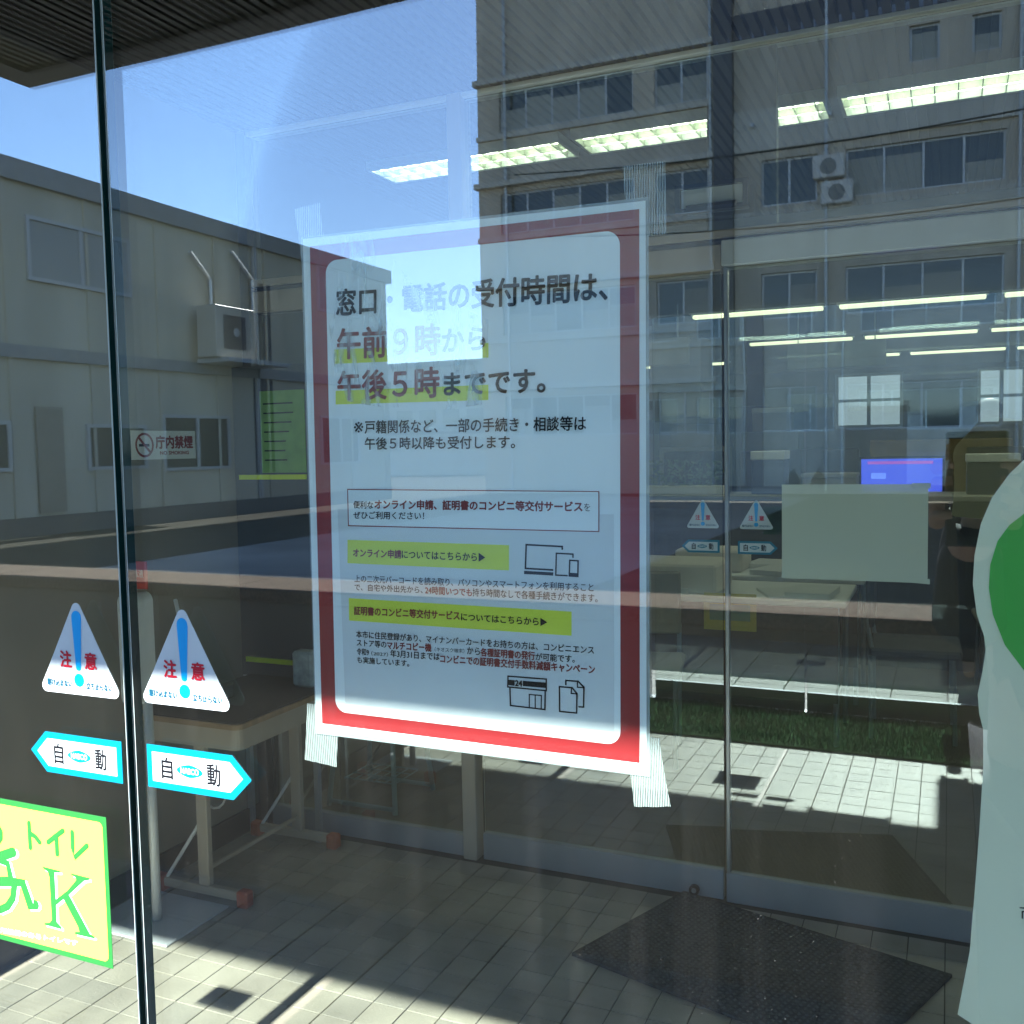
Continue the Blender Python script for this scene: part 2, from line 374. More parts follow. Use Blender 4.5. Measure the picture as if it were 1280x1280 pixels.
# ================================================================== INNER DOORS
ind = thing('inner_door_frame', 'grey inner door frame with header box and transom above it', 'door frame', (0, D2, 0))
MB().bbox(-1.59, -1.535, -.03, .05, 0, 2.69, .003).build('post', BEIGEM, ind)
MB().bbox(-2.5, -2.455, -.03, .05, 0, 2.69, .003).build('post', DARK, ind)
MB().bbox(-.648, 2.5, -.035, .06, 2.022, 2.100, .003).build('header', ALU2, ind)
MB().bbox(-1.534, -.652, -.015, .06, 2.012, 2.092, .003).build('header', BEIGEM, ind)
MB().bbox(-2.454, -1.591, -.015, .06, 2.012, 2.092, .003).build('header', BEIGEM, ind)
MB().box(-2.45, 2.5, -.02, .05, 2.101, 2.108).build('shadow_gap', BLACK, ind)
MB().bbox(-2.45, 2.5, -.024, .05, 2.109, 2.135, .003).build('header_cap', BEIGEM, ind)
MB().bbox(-2.45, 2.5, -.024, .05, 2.675, 2.69, .002).build('ceiling_trim', ALU2, ind)
pane('transom', -2.45, 2.5, 2.136, 2.674, 0, .006, '', '', GLASS2, GLASSB, rail=0, root=ind, bevel=False)
MB().box(-.70, -.488, .012, .05, 2.136, 2.674).build('transom_panel', mat('grey_panel', (.17, .175, .18), .5, var=.08, vscale=3), ind)
# automatic door sensor box on the header
sn = thing('door_sensor', 'grey rectangular sensor housing with a dark slot above the inner door header', 'sensor', (-.672, D2-.035, 2.23))
b = MB(); b.box(-.112, .112, -.03, .005, .030, .042); b.box(-.112, .112, -.03, .005, -.042, -.030); b.box(-.112, -.096, -.03, .005, -.0299, .0299); b.box(.096, .112, -.03, .005, -.0299, .0299)
b.build('housing', mat('sensor_grey', (.025, .035, .055), .4), sn)
MB().box(-.0959, .0959, -.012, .005, -.0299, .0299).build('window', mat('sensor_win', (.60, .68, .70), .3), sn)
MB().box(-.08, .075, -.018, -.0125, -.027, -.018).build('slot', BLACK, sn)
inL = pane('inner_sliding_door', -1.52, -.655, .098, 2.01, D2, .008, 'left leaf of the inner glass door, behind the notice', 'door', GLASS2, GLASSB, rail=.096, bevel=False)
inR = pane('inner_sliding_door', -.646, .70, .098, 2.02, D2-.012, .008, 'right leaf of the inner glass door with a frosted sheet', 'door', GLASS2, GLASSB, rail=.096, bevel=False)
MB().bbox(-.6725, -.6595, -.004, .022, .098, 2.02, .002).build('edge_profile', ALU, inR)
fx = pane('inner_fixed_window', -2.45, -1.592, .08, 2.01, D2, .008, 'fixed glass panel left of the inner door post', 'window', GLASS2, GLASSB, rail=.078, bevel=False)
lk = thing('door_lock', 'round dark lock on the bottom rail of the inner door', 'lock', (-.749, D2-.02, .026))
MB().tube([(0, .002, 0), (0, -.01, 0)], .017, 18).build('escutcheon', DARK, lk); MB().tube([(0, -.0101, 0), (0, -.014, 0)], .008, 12).build('cylinder', ALU, lk)

# ================================================================== STICKERS
def warn(x, s, y, label, group, blur=False, cxz=None):
    """caution triangle: apex up, base 0.1 wide; s scales"""
    zc = cxz
    t = thing('caution_sticker', label, 'sticker', (x, y, zc), group=group)
    tri = rpoly([(-.055*s, 0), (.055*s, 0), (0, .0965*s)], .006*s)
    sheet('film', tri, -.0006, STICK, t)
    bar = rpoly([(-.0065*s, .078*s), (-.003*s, .024*s), (.003*s, .024*s), (.0065*s, .078*s)], .0028*s)
    sheet('exclamation_bar', ellipse(0, .0765*s, .0062*s, .0062*s), -.0011, BLUEP, t, .0003)
    sheet('exclamation_bar', bar, -.0010, BLUEP, t, .0003); sheet('exclamation_dot', ellipse(0, .0145*s, .0065*s, .0065*s), -.0010, BLUEP, t, .0003)
    letters('lettering', '注', (-.0235*s, .0265*s), (-.0090*s, .0265*s), (-.0235*s, .0425*s), -.0011, REDI, t, .0005)
    letters('lettering', '意', (.0092*s, .0265*s), (.0240*s, .0265*s), (.0092*s, .0425*s), -.0011, REDI, t, .0005)
    letters('lettering', '駆け込まない', (-.0430*s, .0070*s), (-.0095*s, .0070*s), (-.0430*s, .0135*s), -.0011, CYANT, t, .0002)
    letters('lettering', '立ち止らない', (.0095*s, .0070*s), (.0430*s, .0070*s), (.0095*s, .0135*s), -.0011, CYANT, t, .0002)
    return t
warn(-.7722, 1, 0, 'larger caution triangle left of the gap between the outer door leaves', 'caution triangles on the doors', cxz=1.2432)
warn(-.6400, 1, 0, 'larger caution triangle right of the gap between the outer door leaves', 'caution triangles on the doors', cxz=1.2432)
warn(-.7180, 1, D2, 'small far caution triangle left of the inner door edge', 'caution triangles on the doors', cxz=1.208)
warn(-.5480, 1, D2-.012, 'small far caution triangle right of the inner door edge', 'caution triangles on the doors', cxz=1.208)
def arrow(x, z, y, d, label):
    t = thing('automatic_door_sticker', label, 'sticker', (x, y, z), group='automatic door arrow stickers')
    P = lambda pts: [(a*d, c) for a, c in pts]
    sheet('border', P([(0, .0205), (.101, .0205), (.122, 0), (.101, -.0205), (0, -.0205)]), -.0006, CYAN, t)
    sheet('film', P([(.0065, .0140), (.098, .0140), (.1125, 0), (.098, -.0140), (.0065, -.0140)]), -.0010, STICK, t, .0003)
    a0, a1, b0, b1 = (.018, .031, .072, .087) if d > 0 else (-.089, -.077, -.034, -.020)
    letters('lettering', '自', (a0, -.010), (a1, -.010), (a0, .010), -.0011, INK, t, .0004); letters('lettering', '動', (b0, -.010), (b1, -.010), (b0, .010), -.0011, INK, t, .0004)
    c = (a1+b0)/2; lens = [(c+.0155*math.cos(w)*1.0, .0062*math.sin(w)*(1-.25*abs(math.cos(w)))) for w in [2*math.pi*i/28 for i in range(28)]]
    sheet('logo_lens', lens, -.00115, CYAN, t, .0001)
    letters('logo_lettering', 'NABCO', (c-.0105, -.0025), (c+.0105, -.0025), (c-.0105, .0027), -.0012, STICK, t, .0003, .00002)
arrow(-.7215, 1.1815, 0, -1, 'left pointing automatic door arrow on the left outer leaf')
arrow(-.6895, 1.1830, 0, 1, 'right pointing automatic door arrow on the right outer leaf')
arrow(-.6650, 1.150, D2, -1, 'small left pointing arrow on the inner door'); arrow(-.6050, 1.150, D2-.012, 1, 'small right pointing arrow on the inner door')

# ---- toilet sign on the left leaf
ts = thing('toilet_sign', 'yellow green bordered accessible toilet sign on the left outer leaf', 'sign', (0, 0, 0))
x1s, z1s = xz(134.3, 1025, -.001); x2s, z2s = xz(138.8, 1209.7, -.001)
sx1 = (x1s+x2s)/2; sx0 = sx1-.19; sz1, sz0 = z1s+.002, z2s-.001
sheet('border', [(sx0, sz0), (sx1, sz0), (sx1, sz1), (sx0, sz1)], -.0006, SGRN, ts)
sheet('panel', rrect(sx0+.005, sx1-.005, sz0+.006, sz1-.006, .006), -.0010, SYEL, ts, .0003)
def stroke(pts, w, y, m, nm, n=8):
    """flat brush stroke with round ends along x,z points given in pixels of zoom (5.333x from 0,980)"""
    P = [Vector(xz(a/5.3333, 980+c/5.3333, y)) for a, c in pts]
    L = []; Rr = []
    for i, p in enumerate(P):
        t_ = (P[min(i+1, len(P)-1)]-P[max(i-1, 0)]).normalized(); nn = Vector((-t_.y, t_.x))*w
        L.append(p+nn); Rr.append(p-nn)
    def cap(c, d):
        a0 = math.atan2(d.y, d.x); return [Vector((c.x+w*math.cos(a0-math.pi*k/n), c.y+w*math.sin(a0-math.pi*k/n))) for k in range(1, n)]
    e = (P[-1]-P[-2]).normalized(); s_ = (P[0]-P[1]).normalized()
    out = L + cap(P[-1], Vector((-e.y, e.x))) + Rr[::-1] + cap(P[0], Vector((-s_.y, s_.x)))
    return sheet(nm, [(v.x, v.y) for v in out], y, m, ts, .0001)
Y1, Y2 = -.0012, -.0014
for off, m_, yy in ((6, STICK, Y1), (0, SGRN, Y2)):
    if off == 0:
        stroke([(192, 260), (201, 425)], .0026, yy, m_, 'lettering'); stroke([(203, 330), (235, 352), (262, 388)], .0026, yy-.00012, m_, 'lettering')
        stroke([(418, 312), (370, 348), (320, 388)], .0026, yy, m_, 'lettering'); stroke([(375, 350), (380, 468)], .0026, yy-.00012, m_, 'lettering')
        stroke([(480, 322), (484, 430), (494, 492), (578, 412)], .0026, yy, m_, 'lettering')
    o_ = off*3
    stroke([(-90+o_, 430+o_*.6), (-60+o_, 480+o_*.6), (-20+o_, 490+o_*.6), (85+o_, 455+o_*.6)], .0052, yy-.0002, m_, 'wheelchair_symbol')
    stroke([(-20+o_, 500+o_*.6), (50+o_, 530+o_*.6), (70+o_, 620+o_*.6)], .0038, yy-.0003, m_, 'wheelchair_symbol')
    stroke([(-60+o_, 650+o_*.6), (60+o_, 650+o_*.6), (150+o_, 660+o_*.6), (205+o_, 820+o_*.6), (235+o_, 805+o_*.6)], .0052, yy-.0004, m_, 'wheelchair_symbol')
    stroke([(95+o_, 680+o_*.6), (85+o_, 760+o_*.6), (50+o_, 815+o_*.6), (0+o_, 838+o_*.6), (-60+o_, 820+o_*.6), (-110+o_, 760+o_*.6)], .0042, yy-.0005, m_, 'wheelchair_symbol')
    # serif K drawn as polygons
    K = [[(285, 550), (400, 580), (398, 592), (362, 590), (372, 780), (378, 920), (410, 955), (408, 968), (296, 938), (296, 926), (330, 925), (345, 905), (328, 620), (318, 585), (285, 562)],
         [(474, 595), (595, 626), (594, 640), (560, 645), (455, 742), (372, 808), (370, 772), (450, 710), (508, 640), (500, 618), (474, 607)],
         [(430, 722), (462, 742), (600, 1000), (632, 1018), (630, 1030), (500, 1000), (500, 985), (530, 985), (520, 950), (425, 768)]]
    for i, poly in enumerate(K):
        pts = [xz((a+o_*.9)/5.3333, 980+(c+o_*.8)/5.3333, yy) for a, c in poly]
        sheet('lettering', pts, yy-.0001*i, m_, ts, .00008)
stroke([(-20, 270), (5, 320), (5, 360), (-20, 400)], .003, Y2, SGRN, 'lettering')
letters('lettering', '障がい者用設備のあるトイレです', xz(-170/5.33, 1160, -.0013), xz(97, 1182, -.0013), xz(-170/5.33, 1154, -.0013), -.0013, STICK, ts, .0004)

# ================================================================== THE NOTICE
YP = TH+.0035            # behind the glass
nb = thing('notice_poster', 'laminated white notice with a wide red border taped behind the right door leaf', 'poster', (0, 0, 0))
def pp(px, py): return xz(px, py, YP)
def quad(name, pts, k, m, th=.00012): return sheet(name, [pp(*p) for p in pts], YP-k*.0002, m, nb, th)
LAM = bpy.data.materials.new('laminate'); LAM.use_nodes = True
n_ = LAM.node_tree.nodes; l_ = LAM.node_tree.links
tr_ = n_.new('ShaderNodeBsdfTransparent'); mx_ = n_.new('ShaderNodeMixShader'); mx_.inputs[0].default_value = .35
n_['Principled BSDF'].inputs['Base Color'].default_value = (.6, .7, .75, 1); n_['Principled BSDF'].inputs['Roughness'].default_value = .2
l_.new(tr_.outputs[0], mx_.inputs[1]); l_.new(n_['Principled BSDF'].outputs[0], mx_.inputs[2]); l_.new(mx_.outputs[0], n_['Material Output'].inputs[0])
quad('laminate', [(375.5, 296.5), (810.5, 246), (812, 971.5), (394, 917)], -3, LAM)
quad('paper', [(378.5, 299), (807, 250.8), (808.3, 966.5), (395.3, 912.5)], 0, WHITEP)
quad('red_border', [(387.4, 308.2), (799.1, 261.4), (799.8, 953.8), (402.7, 904.2)], 1, REDP)
tlc, trc, brc, blc = pp(407.2, 326.2), pp(775, 287.5), pp(775.8, 931.5), pp(419.8, 889.2)
sheet('inner_panel', rpoly([blc, brc, trc, tlc], .011, 8), YP-.0004, WHITEP, nb, .00012)
quad('grey_panel', [(422.5, 636.5), (767.5, 643), (768, 914), (432, 879)], 3, GREYP)
quad('highlighter', [(418.5, 437), (611, 428.7), (611, 447), (418.5, 454.8)], 3, YEL)
quad('highlighter', [(420, 488.6), (610.8, 481), (610.8, 500), (420, 505.6)], 3, YEL)
quad('caption_box', [(435, 674.6), (636.7, 681.3), (636.7, 712.9), (435, 703.8)], 4, YEL)
quad('caption_box', [(436.6, 747.5), (714.9, 764.3), (714.9, 794.5), (437, 775.4)], 4, YEL)
quad('box_outline', [(434.6, 611), (749.6, 613.8), (749.6, 665), (435.6, 657.7)], 4, INKR)
quad('box_panel', [(435.9, 612.4), (748.4, 615), (748.4, 663.7), (436.9, 656.3)], 5, WHITEP)
def T(body, l, b, t, r, rb, m=INK, bold=0., k=6):
    letters('lettering', body, pp(l, b), pp(r, rb), pp(l, t), YP-k*.0002, m, nb, bold, .00002)
T('窓口・電話の受付時間は、', 421.6, 395, 362.5, 759.4, 375.5, INK, .00055)
T('午前９時', 423, 449, 411.5, 550.6, 443.5, INKR, .0006); T('から', 554, 440, 412.5, 607, 436.5, INK, .0005)
T('午後５時', 423.4, 500.5, 464.5, 549.5, 496.5, INKR, .0006); T('までです。', 556, 494.5, 467, 682, 490, INK, .00055)
T('※', 443.5, 541, 527.5, 455, 540.5, INK, 0)
T('戸籍関係など、一部の手続き・相談等は', 457, 542, 525.8, 733, 538, INK, .00018)
T('午後５時以降も受付します。', 457, 562, 547, 644.4, 560.5, INK, .00018)
T('便利な', 442.8, 635.2, 626, 467.5, 636, INK, .0001)
T('オンライン申請、証明書のコンビニ等交付サービス', 469.4, 636, 624.6, 728.4, 639.5, INKR, .0003)
T('を', 730.7, 638.6, 629, 738.4, 639); T('ぜひご利用ください！', 442.8, 648.4, 639, 530.9, 649.5, INK, .0001)
T('オンライン申請', 442.5, 695.6, 685.4, 502.3, 698, INKR, .00022); T('についてはこちらから▶', 503.3, 698, 687.7, 607, 702, INK, .00012)
T('上の二次元バーコードを読み取り、パソコンやスマートフォンを利用すること', 444.2, 727.5, 718.3, 742.5, 739.3, INK, .00008)
T('で、自宅や外出先から、', 444.2, 737.8, 729.3, 529.2, 741.5, INK, .00008); T('24時間いつでも', 532.5, 742, 732.4, 590.6, 745.2, INKR, .00022)
T('持ち時間なしで各種手続きができます。', 591.6, 745, 735, 747.5, 752.8, INK, .00008)
T('証明書のコンビニ等交付サービス', 443.5, 768.2, 757.6, 575.2, 775, INKR, .00022); T('についてはこちらから▶', 577.2, 775.5, 766, 684.4, 782.5, INK, .00014)
T('本市に住民登録があり、マイナンバーカードをお持ちの方は、コンビニエンス', 446.2, 796.8, 787.8, 743.1, 817.3, INK, .00008)
T('ストア等の', 446.9, 807, 798.5, 483.8, 809.7, INK, .00008); T('マルチコピー機', 484.8, 811, 801.3, 539.9, 814.2, INKR, .00022)
T('（キオスク端末）', 544.3, 814, 808.2, 581.2, 816.4, INK, 0); T('から', 584.6, 817, 808, 600.7, 818.4, INK, .00008)
T('各種証明書の発行', 601.7, 819.7, 809.4, 669.2, 824.8, INKR, .00022); T('が可能です。', 670.2, 825, 815.7, 719, 828, INK, .00008)
T('令和9', 446.9, 818.3, 809.7, 462, 819.5, INK, .00008); T('（2027）', 465, 819, 813.5, 486, 820.6, INK, 0); T('年3月31日までは', 489, 820.8, 811.6, 550.3, 825.2, INK, .0001)
T('コンビニでの証明書交付手数料減額キャンペーン', 551.3, 828, 817.5, 744.1, 842.2, INKR, .00022)
T('も実施しています。', 447.5, 828.3, 820.2, 512.4, 833, INK, .00008)
# small line icons
def line(pts, w, closed=False, m=INK, k=6):
    P = [Vector(pp(*p)) for p in pts]
    if closed: P = P+[P[0]]
    V = []; Fc = []
    for i in range(len(P)-1):
        d = (P[i+1]-P[i]).normalized(); nn = Vector((-d.y, d.x))*w; e = d*w*.9
        for a in (P[i]-e+nn, P[i+1]+e+nn, P[i+1]+e-nn, P[i]-e-nn): V.append((a.x, YP-k*.0002-(i % 2)*.00003, a.y))
        n0 = 4*i; Fc.append((n0, n0+1, n0+2, n0+3))
    return newmesh('icon_line', V, Fc, m, nb)
ic = lambda a, c: (420+a/2.977, 420+c/2.977)
line([ic(844, 792), ic(844, 783), ic(710, 776), ic(707, 864), ic(808, 870)], .0007)
quad('icon_base', [ic(702, 873), ic(811, 879), ic(810, 891), ic(702, 885)], 6, INK)
line([ic(884, 822), ic(884, 811), ic(822, 808), ic(820, 889), ic(862, 891)], .0006)
line([ic(872, 834), ic(903, 836), ic(902, 894), ic(870, 892)], .0006, True)
quad('icon_base', [ic(870, 880), ic(904, 882), ic(904, 895), ic(870, 893)], 7, INK)
jc = lambda a, c: (400+a/2.977, 700+c/2.977)
line([jc(702, 431), jc(844, 442), jc(844, 485), jc(701, 471)], .0006, True)
quad('icon_sign', [jc(704, 444), jc(727, 446), jc(726, 467), jc(703, 464)], 6, INK); quad('icon_sign', [jc(757, 448), jc(843, 455), jc(842, 475), jc(757, 468)], 6, INK)
T('24', *jc(729, 467), jc(729, 446)[1], *jc(754, 469), INK, .0003)
line([jc(709, 474), jc(711, 540), jc(839, 555), jc(840, 486)], .0006); line([jc(781, 549), jc(781, 499), jc(826, 503), jc(825, 553)], .0005); line([jc(803, 501), jc(803, 551)], .0005)
line([jc(893, 470), jc(940, 474), jc(958, 496), jc(957, 568), jc(894, 562)], .0006, True); line([jc(938, 474), jc(937, 495), jc(957, 497)], .0005)
line([jc(917, 462), jc(917, 447), jc(962, 450), jc(984, 472), jc(983, 546), jc(966, 545)], .0006); line([jc(960, 452), jc(960, 472), jc(982, 474)], .0005)

# patches where the laminate clings to the glass: streaky pale film
CL = bpy.data.materials.new('cling_patch'); CL.use_nodes = True; n_ = CL.node_tree.nodes; l_ = CL.node_tree.links
g_ = n_.new('ShaderNodeNewGeometry'); mp_ = n_.new('ShaderNodeMapping'); mp_.inputs['Scale'].default_value = (75, 1, 16); l_.new(g_.outputs['Position'], mp_.inputs[0])
no_ = n_.new('ShaderNodeTexNoise'); no_.inputs['Scale'].default_value = 1.0; no_.inputs['Detail'].default_value = 7; no_.inputs['Distortion'].default_value = 1.2; l_.new(mp_.outputs[0], no_.inputs[0])
rr_ = n_.new('ShaderNodeMapRange'); rr_.inputs[1].default_value = .50; rr_.inputs[2].default_value = .62; rr_.inputs[3].default_value = 0; rr_.inputs[4].default_value = .30; l_.new(no_.outputs[0], rr_.inputs[0])
tr_ = n_.new('ShaderNodeBsdfTransparent'); mx_ = n_.new('ShaderNodeMixShader'); l_.new(rr_.outputs[0], mx_.inputs[0])
n_['Principled BSDF'].inputs['Base Color'].default_value = (.75, .85, .9, 1); n_['Principled BSDF'].inputs['Roughness'].default_value = .25
l_.new(tr_.outputs[0], mx_.inputs[1]); l_.new(n_['Principled BSDF'].outputs[0], mx_.inputs[2]); l_.new(mx_.outputs[0], n_['Material Output'].inputs[0])
quad('cling_patch', [(398, 300), (470, 292), (520, 360), (612, 400), (607, 505), (560, 512), (470, 508), (425, 500)], 9, CL, .00003)
# tapes: translucent, finely corded
TAPE = bpy.data.materials.new('corded_tape'); TAPE.use_nodes = True
n_ = TAPE.node_tree.nodes; l_ = TAPE.node_tree.links
tc_ = n_.new('ShaderNodeTexCoord'); wv_ = n_.new('ShaderNodeTexWave'); wv_.wave_type = 'BANDS'; wv_.bands_direction = 'X'; wv_.inputs['Scale'].default_value = 165
wv_.inputs['Distortion'].default_value = .3
l_.new(tc_.outputs['Object'], wv_.inputs[0]); tr_ = n_.new('ShaderNodeBsdfTransparent'); mx_ = n_.new('ShaderNodeMixShader')
rr_ = n_.new('ShaderNodeMapRange'); rr_.inputs[3].default_value = .12; rr_.inputs[4].default_value = .88; l_.new(wv_.outputs[0], rr_.inputs[0]); l_.new(rr_.outputs[0], mx_.inputs[0])
n_['Principled BSDF'].inputs['Base Color'].default_value = (.40, .44, .45, 1); n_['Principled BSDF'].inputs['Roughness'].default_value = .3
l_.new(tr_.outputs[0], mx_.inputs[1]); l_.new(n_['Principled BSDF'].outputs[0], mx_.inputs[2]); l_.new(mx_.outputs[0], n_['Material Output'].inputs[0])
for pts, lb, rot in (([(366, 261), (398, 253), (400.5, 280), (404, 300), (396, 310), (384.5, 337), (377, 337)], 'upper left', 2),
                ([(776.7, 208), (802, 203.5), (830.5, 200), (831.8, 246), (832.5, 291.6), (808, 294), (785, 297)], 'upper right', 1),
                ([(382.3, 880), (424, 884), (421, 912), (418.6, 959.8), (398, 955), (379.2, 950.5)], 'lower left', -2),
                ([(780, 916), (823, 924), (829, 965), (837.5, 1009.6), (815, 1010), (792, 1009.6)], 'lower right', 3)):
    c = xz(sum(p[0] for p in pts)/len(pts), sum(p[1] for p in pts)/len(pts), YP)
    P = [(lambda v: (v[0]-c[0], v[1]-c[1]))(xz(p[0], p[1], YP)) for p in pts]
    a = R(rot); P = [(x*math.cos(a)-z*math.sin(a), x*math.sin(a)+z*math.cos(a)) for x, z in P]
    # slightly frayed outline
    Q = []
    for i in range(len(P)):
        p, q_ = Vector(P[i]), Vector(P[(i+1) % len(P)])
        for k in range(4): w = p.lerp(q_, k/4); Q.append((w.x+random.uniform(-.00025, .00025), w.y+random.uniform(-.00025, .00025)))
    o = sheet('tape_strip', Q, 0, TAPE, None, .0001)
    o.location = (c[0], YP+.0022, c[1]); o.rotation_euler = (0, a, 0)
    tag(o, 'corded translucent tape holding the %s corner of the notice' % lb, 'tape', 'tapes holding the notice')

# ---- big cut-out sticker at the right edge (its figure is left out: plain film with a plain green field)
bs = thing('cutout_sticker', 'tall pale cut-out sticker with a green field at the right edge of the glass', 'sticker', (0, 0, 0))
Lp = [(1283, 572), (1262, 592), (1240, 622), (1226, 655), (1218, 695), (1216, 730), (1221, 768), (1230, 795), (1232, 812), (1229, 835), (1222, 868), (1224, 892), (1229, 912), (1229, 960), (1224, 1040), (1218, 1120), (1212, 1190), (1197, 1268), (1230, 1290)]
pts = [xz(px, py, YP) for px, py in Lp]
xr = .33
sheet('film', pts+[(xr, pts[-1][1]-.03), (xr, pts[0][1]+.10), (.16, pts[0][1]+.13)], YP, mat('pale_film', (.90, .87, .66), .4, var=.05, vscale=5), bs)
gp = [xz(px, py, YP) for px, py in ((1283, 640), (1262, 656), (1247, 676), (1238, 705), (1236, 735), (1241, 768), (1256, 806), (1283, 842))]
sheet('green_field', gp+[(.12, gp[-1][1]-.04), (.26, gp[-1][1]), (.30, 1.35), (.26, gp[0][1]+.02), (.12, gp[0][1]+.06)], YP-.0004, mat('green_film', (.10, .50, .09), .4), bs, .0002)
letters('lettering', '市', xz(1274.5, 1150, YP), xz(1297, 1152, YP), xz(1274.5, 1130, YP), YP-.0006, INK, bs)
# sticker on the fixed light: only its shadow reaches the picture
sheet_ = sheet('label', rrect(-1.845, -1.72, 1.075, 1.155, .006), -.0008, STICK); sheet_.name = 'glass_label'
tag(sheet_, 'small rectangular label on the far left glass casting a dark patch on the tiles', 'sticker')

# ================================================================== VESTIBULE THINGS
# doormat
P4 = [atZ(*p, 0) for p in ((715, 1195), (855, 1117), (1190, 1222))]
A, Bq, Cq = P4
dm = MB(); quadp = [(A.x, A.y), (Bq.x, Bq.y), (Cq.x, Cq.y), (A.x+Cq.x-Bq.x, A.y+Cq.y-Bq.y)]
dm.prism(quadp, .0007, .010, 'z')
d_ = dm.build('door_mat', mat('charcoal_mat', (.075, .080, .078), .9, spec=.15, var=.3, vscale=60, bump=1, bscale=110))
e1 = (Bq-A); e2 = (Cq-Bq); nu, nv = int(e1.length/.017), int(e2.length/.017); V = []; Fc = []
for i in range(1, nu):
    for j in range(1, nv):
        c = A + e1*((i+.5*(j % 2))/(nu+.5)) + e2*(j/nv); k = len(V); h = .0062
        V += [(c.x-h, c.y, .0101), (c.x, c.y-h, .0101), (c.x+h, c.y, .0101), (c.x, c.y+h, .0101), (c.x, c.y, .0145)]
        Fc += [(k, k+1, k+4), (k+1, k+2, k+4), (k+2, k+3, k+4), (k+3, k, k+4)]
nb_ = newmesh('nub', V, Fc, mat('mat_nub', (.10, .105, .10), .8), d_); nb_['kind'] = 'stuff'
tag(d_, 'dark grey studded rubber door mat in front of the inner door', 'mat')
# white base plate and sanitizer stand
pt = thing('hand_sanitizer_stand', 'white tube stand with a rounded dispenser and red sign on a flat plate', 'stand', (-2.28, 1.60, 0))
WM = mat('white_metal', (.70, .71, .70), .35, .1)
MB().bbox(-.19, .15, -.12, .16, .001, .008, .002).build('base_plate', mat('plate_grey', (.50, .52, .54), .45, .1, var=.08), pt)
MB().tube([(0, 0, .008), (0, 0, .72)], .0145, 16).build('pole', WM, pt, True)
bb = MB(); bb.prism(rpoly([(-.062, .70), (.010, .70), (.010, 1.05), (-.062, 1.05)], .030, 8), -.045, .03); bb.build('dispenser_body', WM, pt)
sg = MB().box(-.050, .036, -.02, -.014, 1.065, 1.15).build('sign_plate', mat('sign_red', (.55, .05, .03), .5), pt)
letters('lettering', '消毒液', (-.040, 1.10), (.026, 1.10), (-.040, 1.125), -.0205, WHITE, pt)
MB().tube([(-.03, 0, 1.045), (-.03, 0, 1.07)], .005, 8).build('neck', WM, pt)
MB().tube([(.11, .02, 1.03), (.14, .0, .99), (.15, -.01, .97)], .006, 8).build('nozzle', WM, pt)
# small desk
dk = thing('school_desk', 'small wooden topped desk with beige steel legs and orange feet', 'desk', (-2.22, 2.02, 0))
WOOD = mat('desk_wood', (.30, .19, .10), .45, var=.25, vscale=4, stretch=(1, 12, 1))
BLEG = mat('beige_steel', (.42, .36, .28), .45, .1, var=.05)
DT = mat('dark_desk_cloth', (.06, .045, .035), .7, var=.2, vscale=30)
bb = MB(); bb.prism(rpoly([(-.24, -.30), (.19, -.30), (.19, .33), (-.24, .33)], .03, 5), .605, .622, 'z'); bb.build('desktop', WOOD, dk)
bb = MB(); bb.prism(rpoly([(-.235, -.295), (.183, -.295), (.183, .325), (-.235, .325)], .028, 5), .6222, .626, 'z'); bb.build('desk_cover', DT, dk)
bb = MB(); bb.prism(rpoly([(-.22, -.275), (.168, -.275), (.168, .30), (-.22, .30)], .03, 5), .53, .6045, 'z'); bb.build('book_tray', BLEG, dk)
for yy in (-.235, .27):
    MB().bbox(-.045, .0, yy-.012, yy+.012, .05, .53, .003).build('leg', BLEG, dk)
    MB().bbox(-.20, .125, yy-.014, yy+.014, .02, .05, .004).build('foot_bar', BLEG, dk)
    for xx in (-.215, .135): MB().bbox(xx-.022, xx+.022, yy-.02, yy+.02, .0, .055, .006).build('foot_cap', mat('orange_cap', (.42, .10, .04), .6), dk)
MB().tube([(-.03, .27, .27), (-.19, .27, .05)], .006, 8).build('brace', WM, dk)
MB().tube([(-.03, -.235, .27), (-.19, -.235, .05)], .006, 8).build('brace', WM, dk)
MB().tube([(-.02, .26, .10), (-.02, -.22, .10)], .008, 8).build('stretcher', BLEG, dk)
# cable loop under desk
cb = MB().tube([(-2.30+.05*math.cos(k/16*2*math.pi)*(1+k*.01), 1.90, .33+.07*math.sin(k/16*2*math.pi)) for k in range(30)], .004, 6).build('cable_coil', WM)
tag(cb, 'thin white cable coiled below the small desk', 'cable')
# glove box / bottle things on desk
for (x, y, w, d, h, c, nm, lb, ct) in ((-2.13, 2.22, .09, .06, .13, (.35, .42, .45), 'tissue_pack', 'pale blue wrapped pack standing at the back of the small desk', 'pack'),
                             (-2.33, 1.95, .12, .10, .06, (.12, .10, .09), 'document_tray', 'dark tray lying on the small desk', 'tray')):
    o = MB().bbox(-w/2, w/2, -d/2, d/2, 0, h, .01).build(nm, mat(nm+'_m', c, .5, var=.3, vscale=30)); o.location = (x, y, .6265); tag(o, lb, ct)
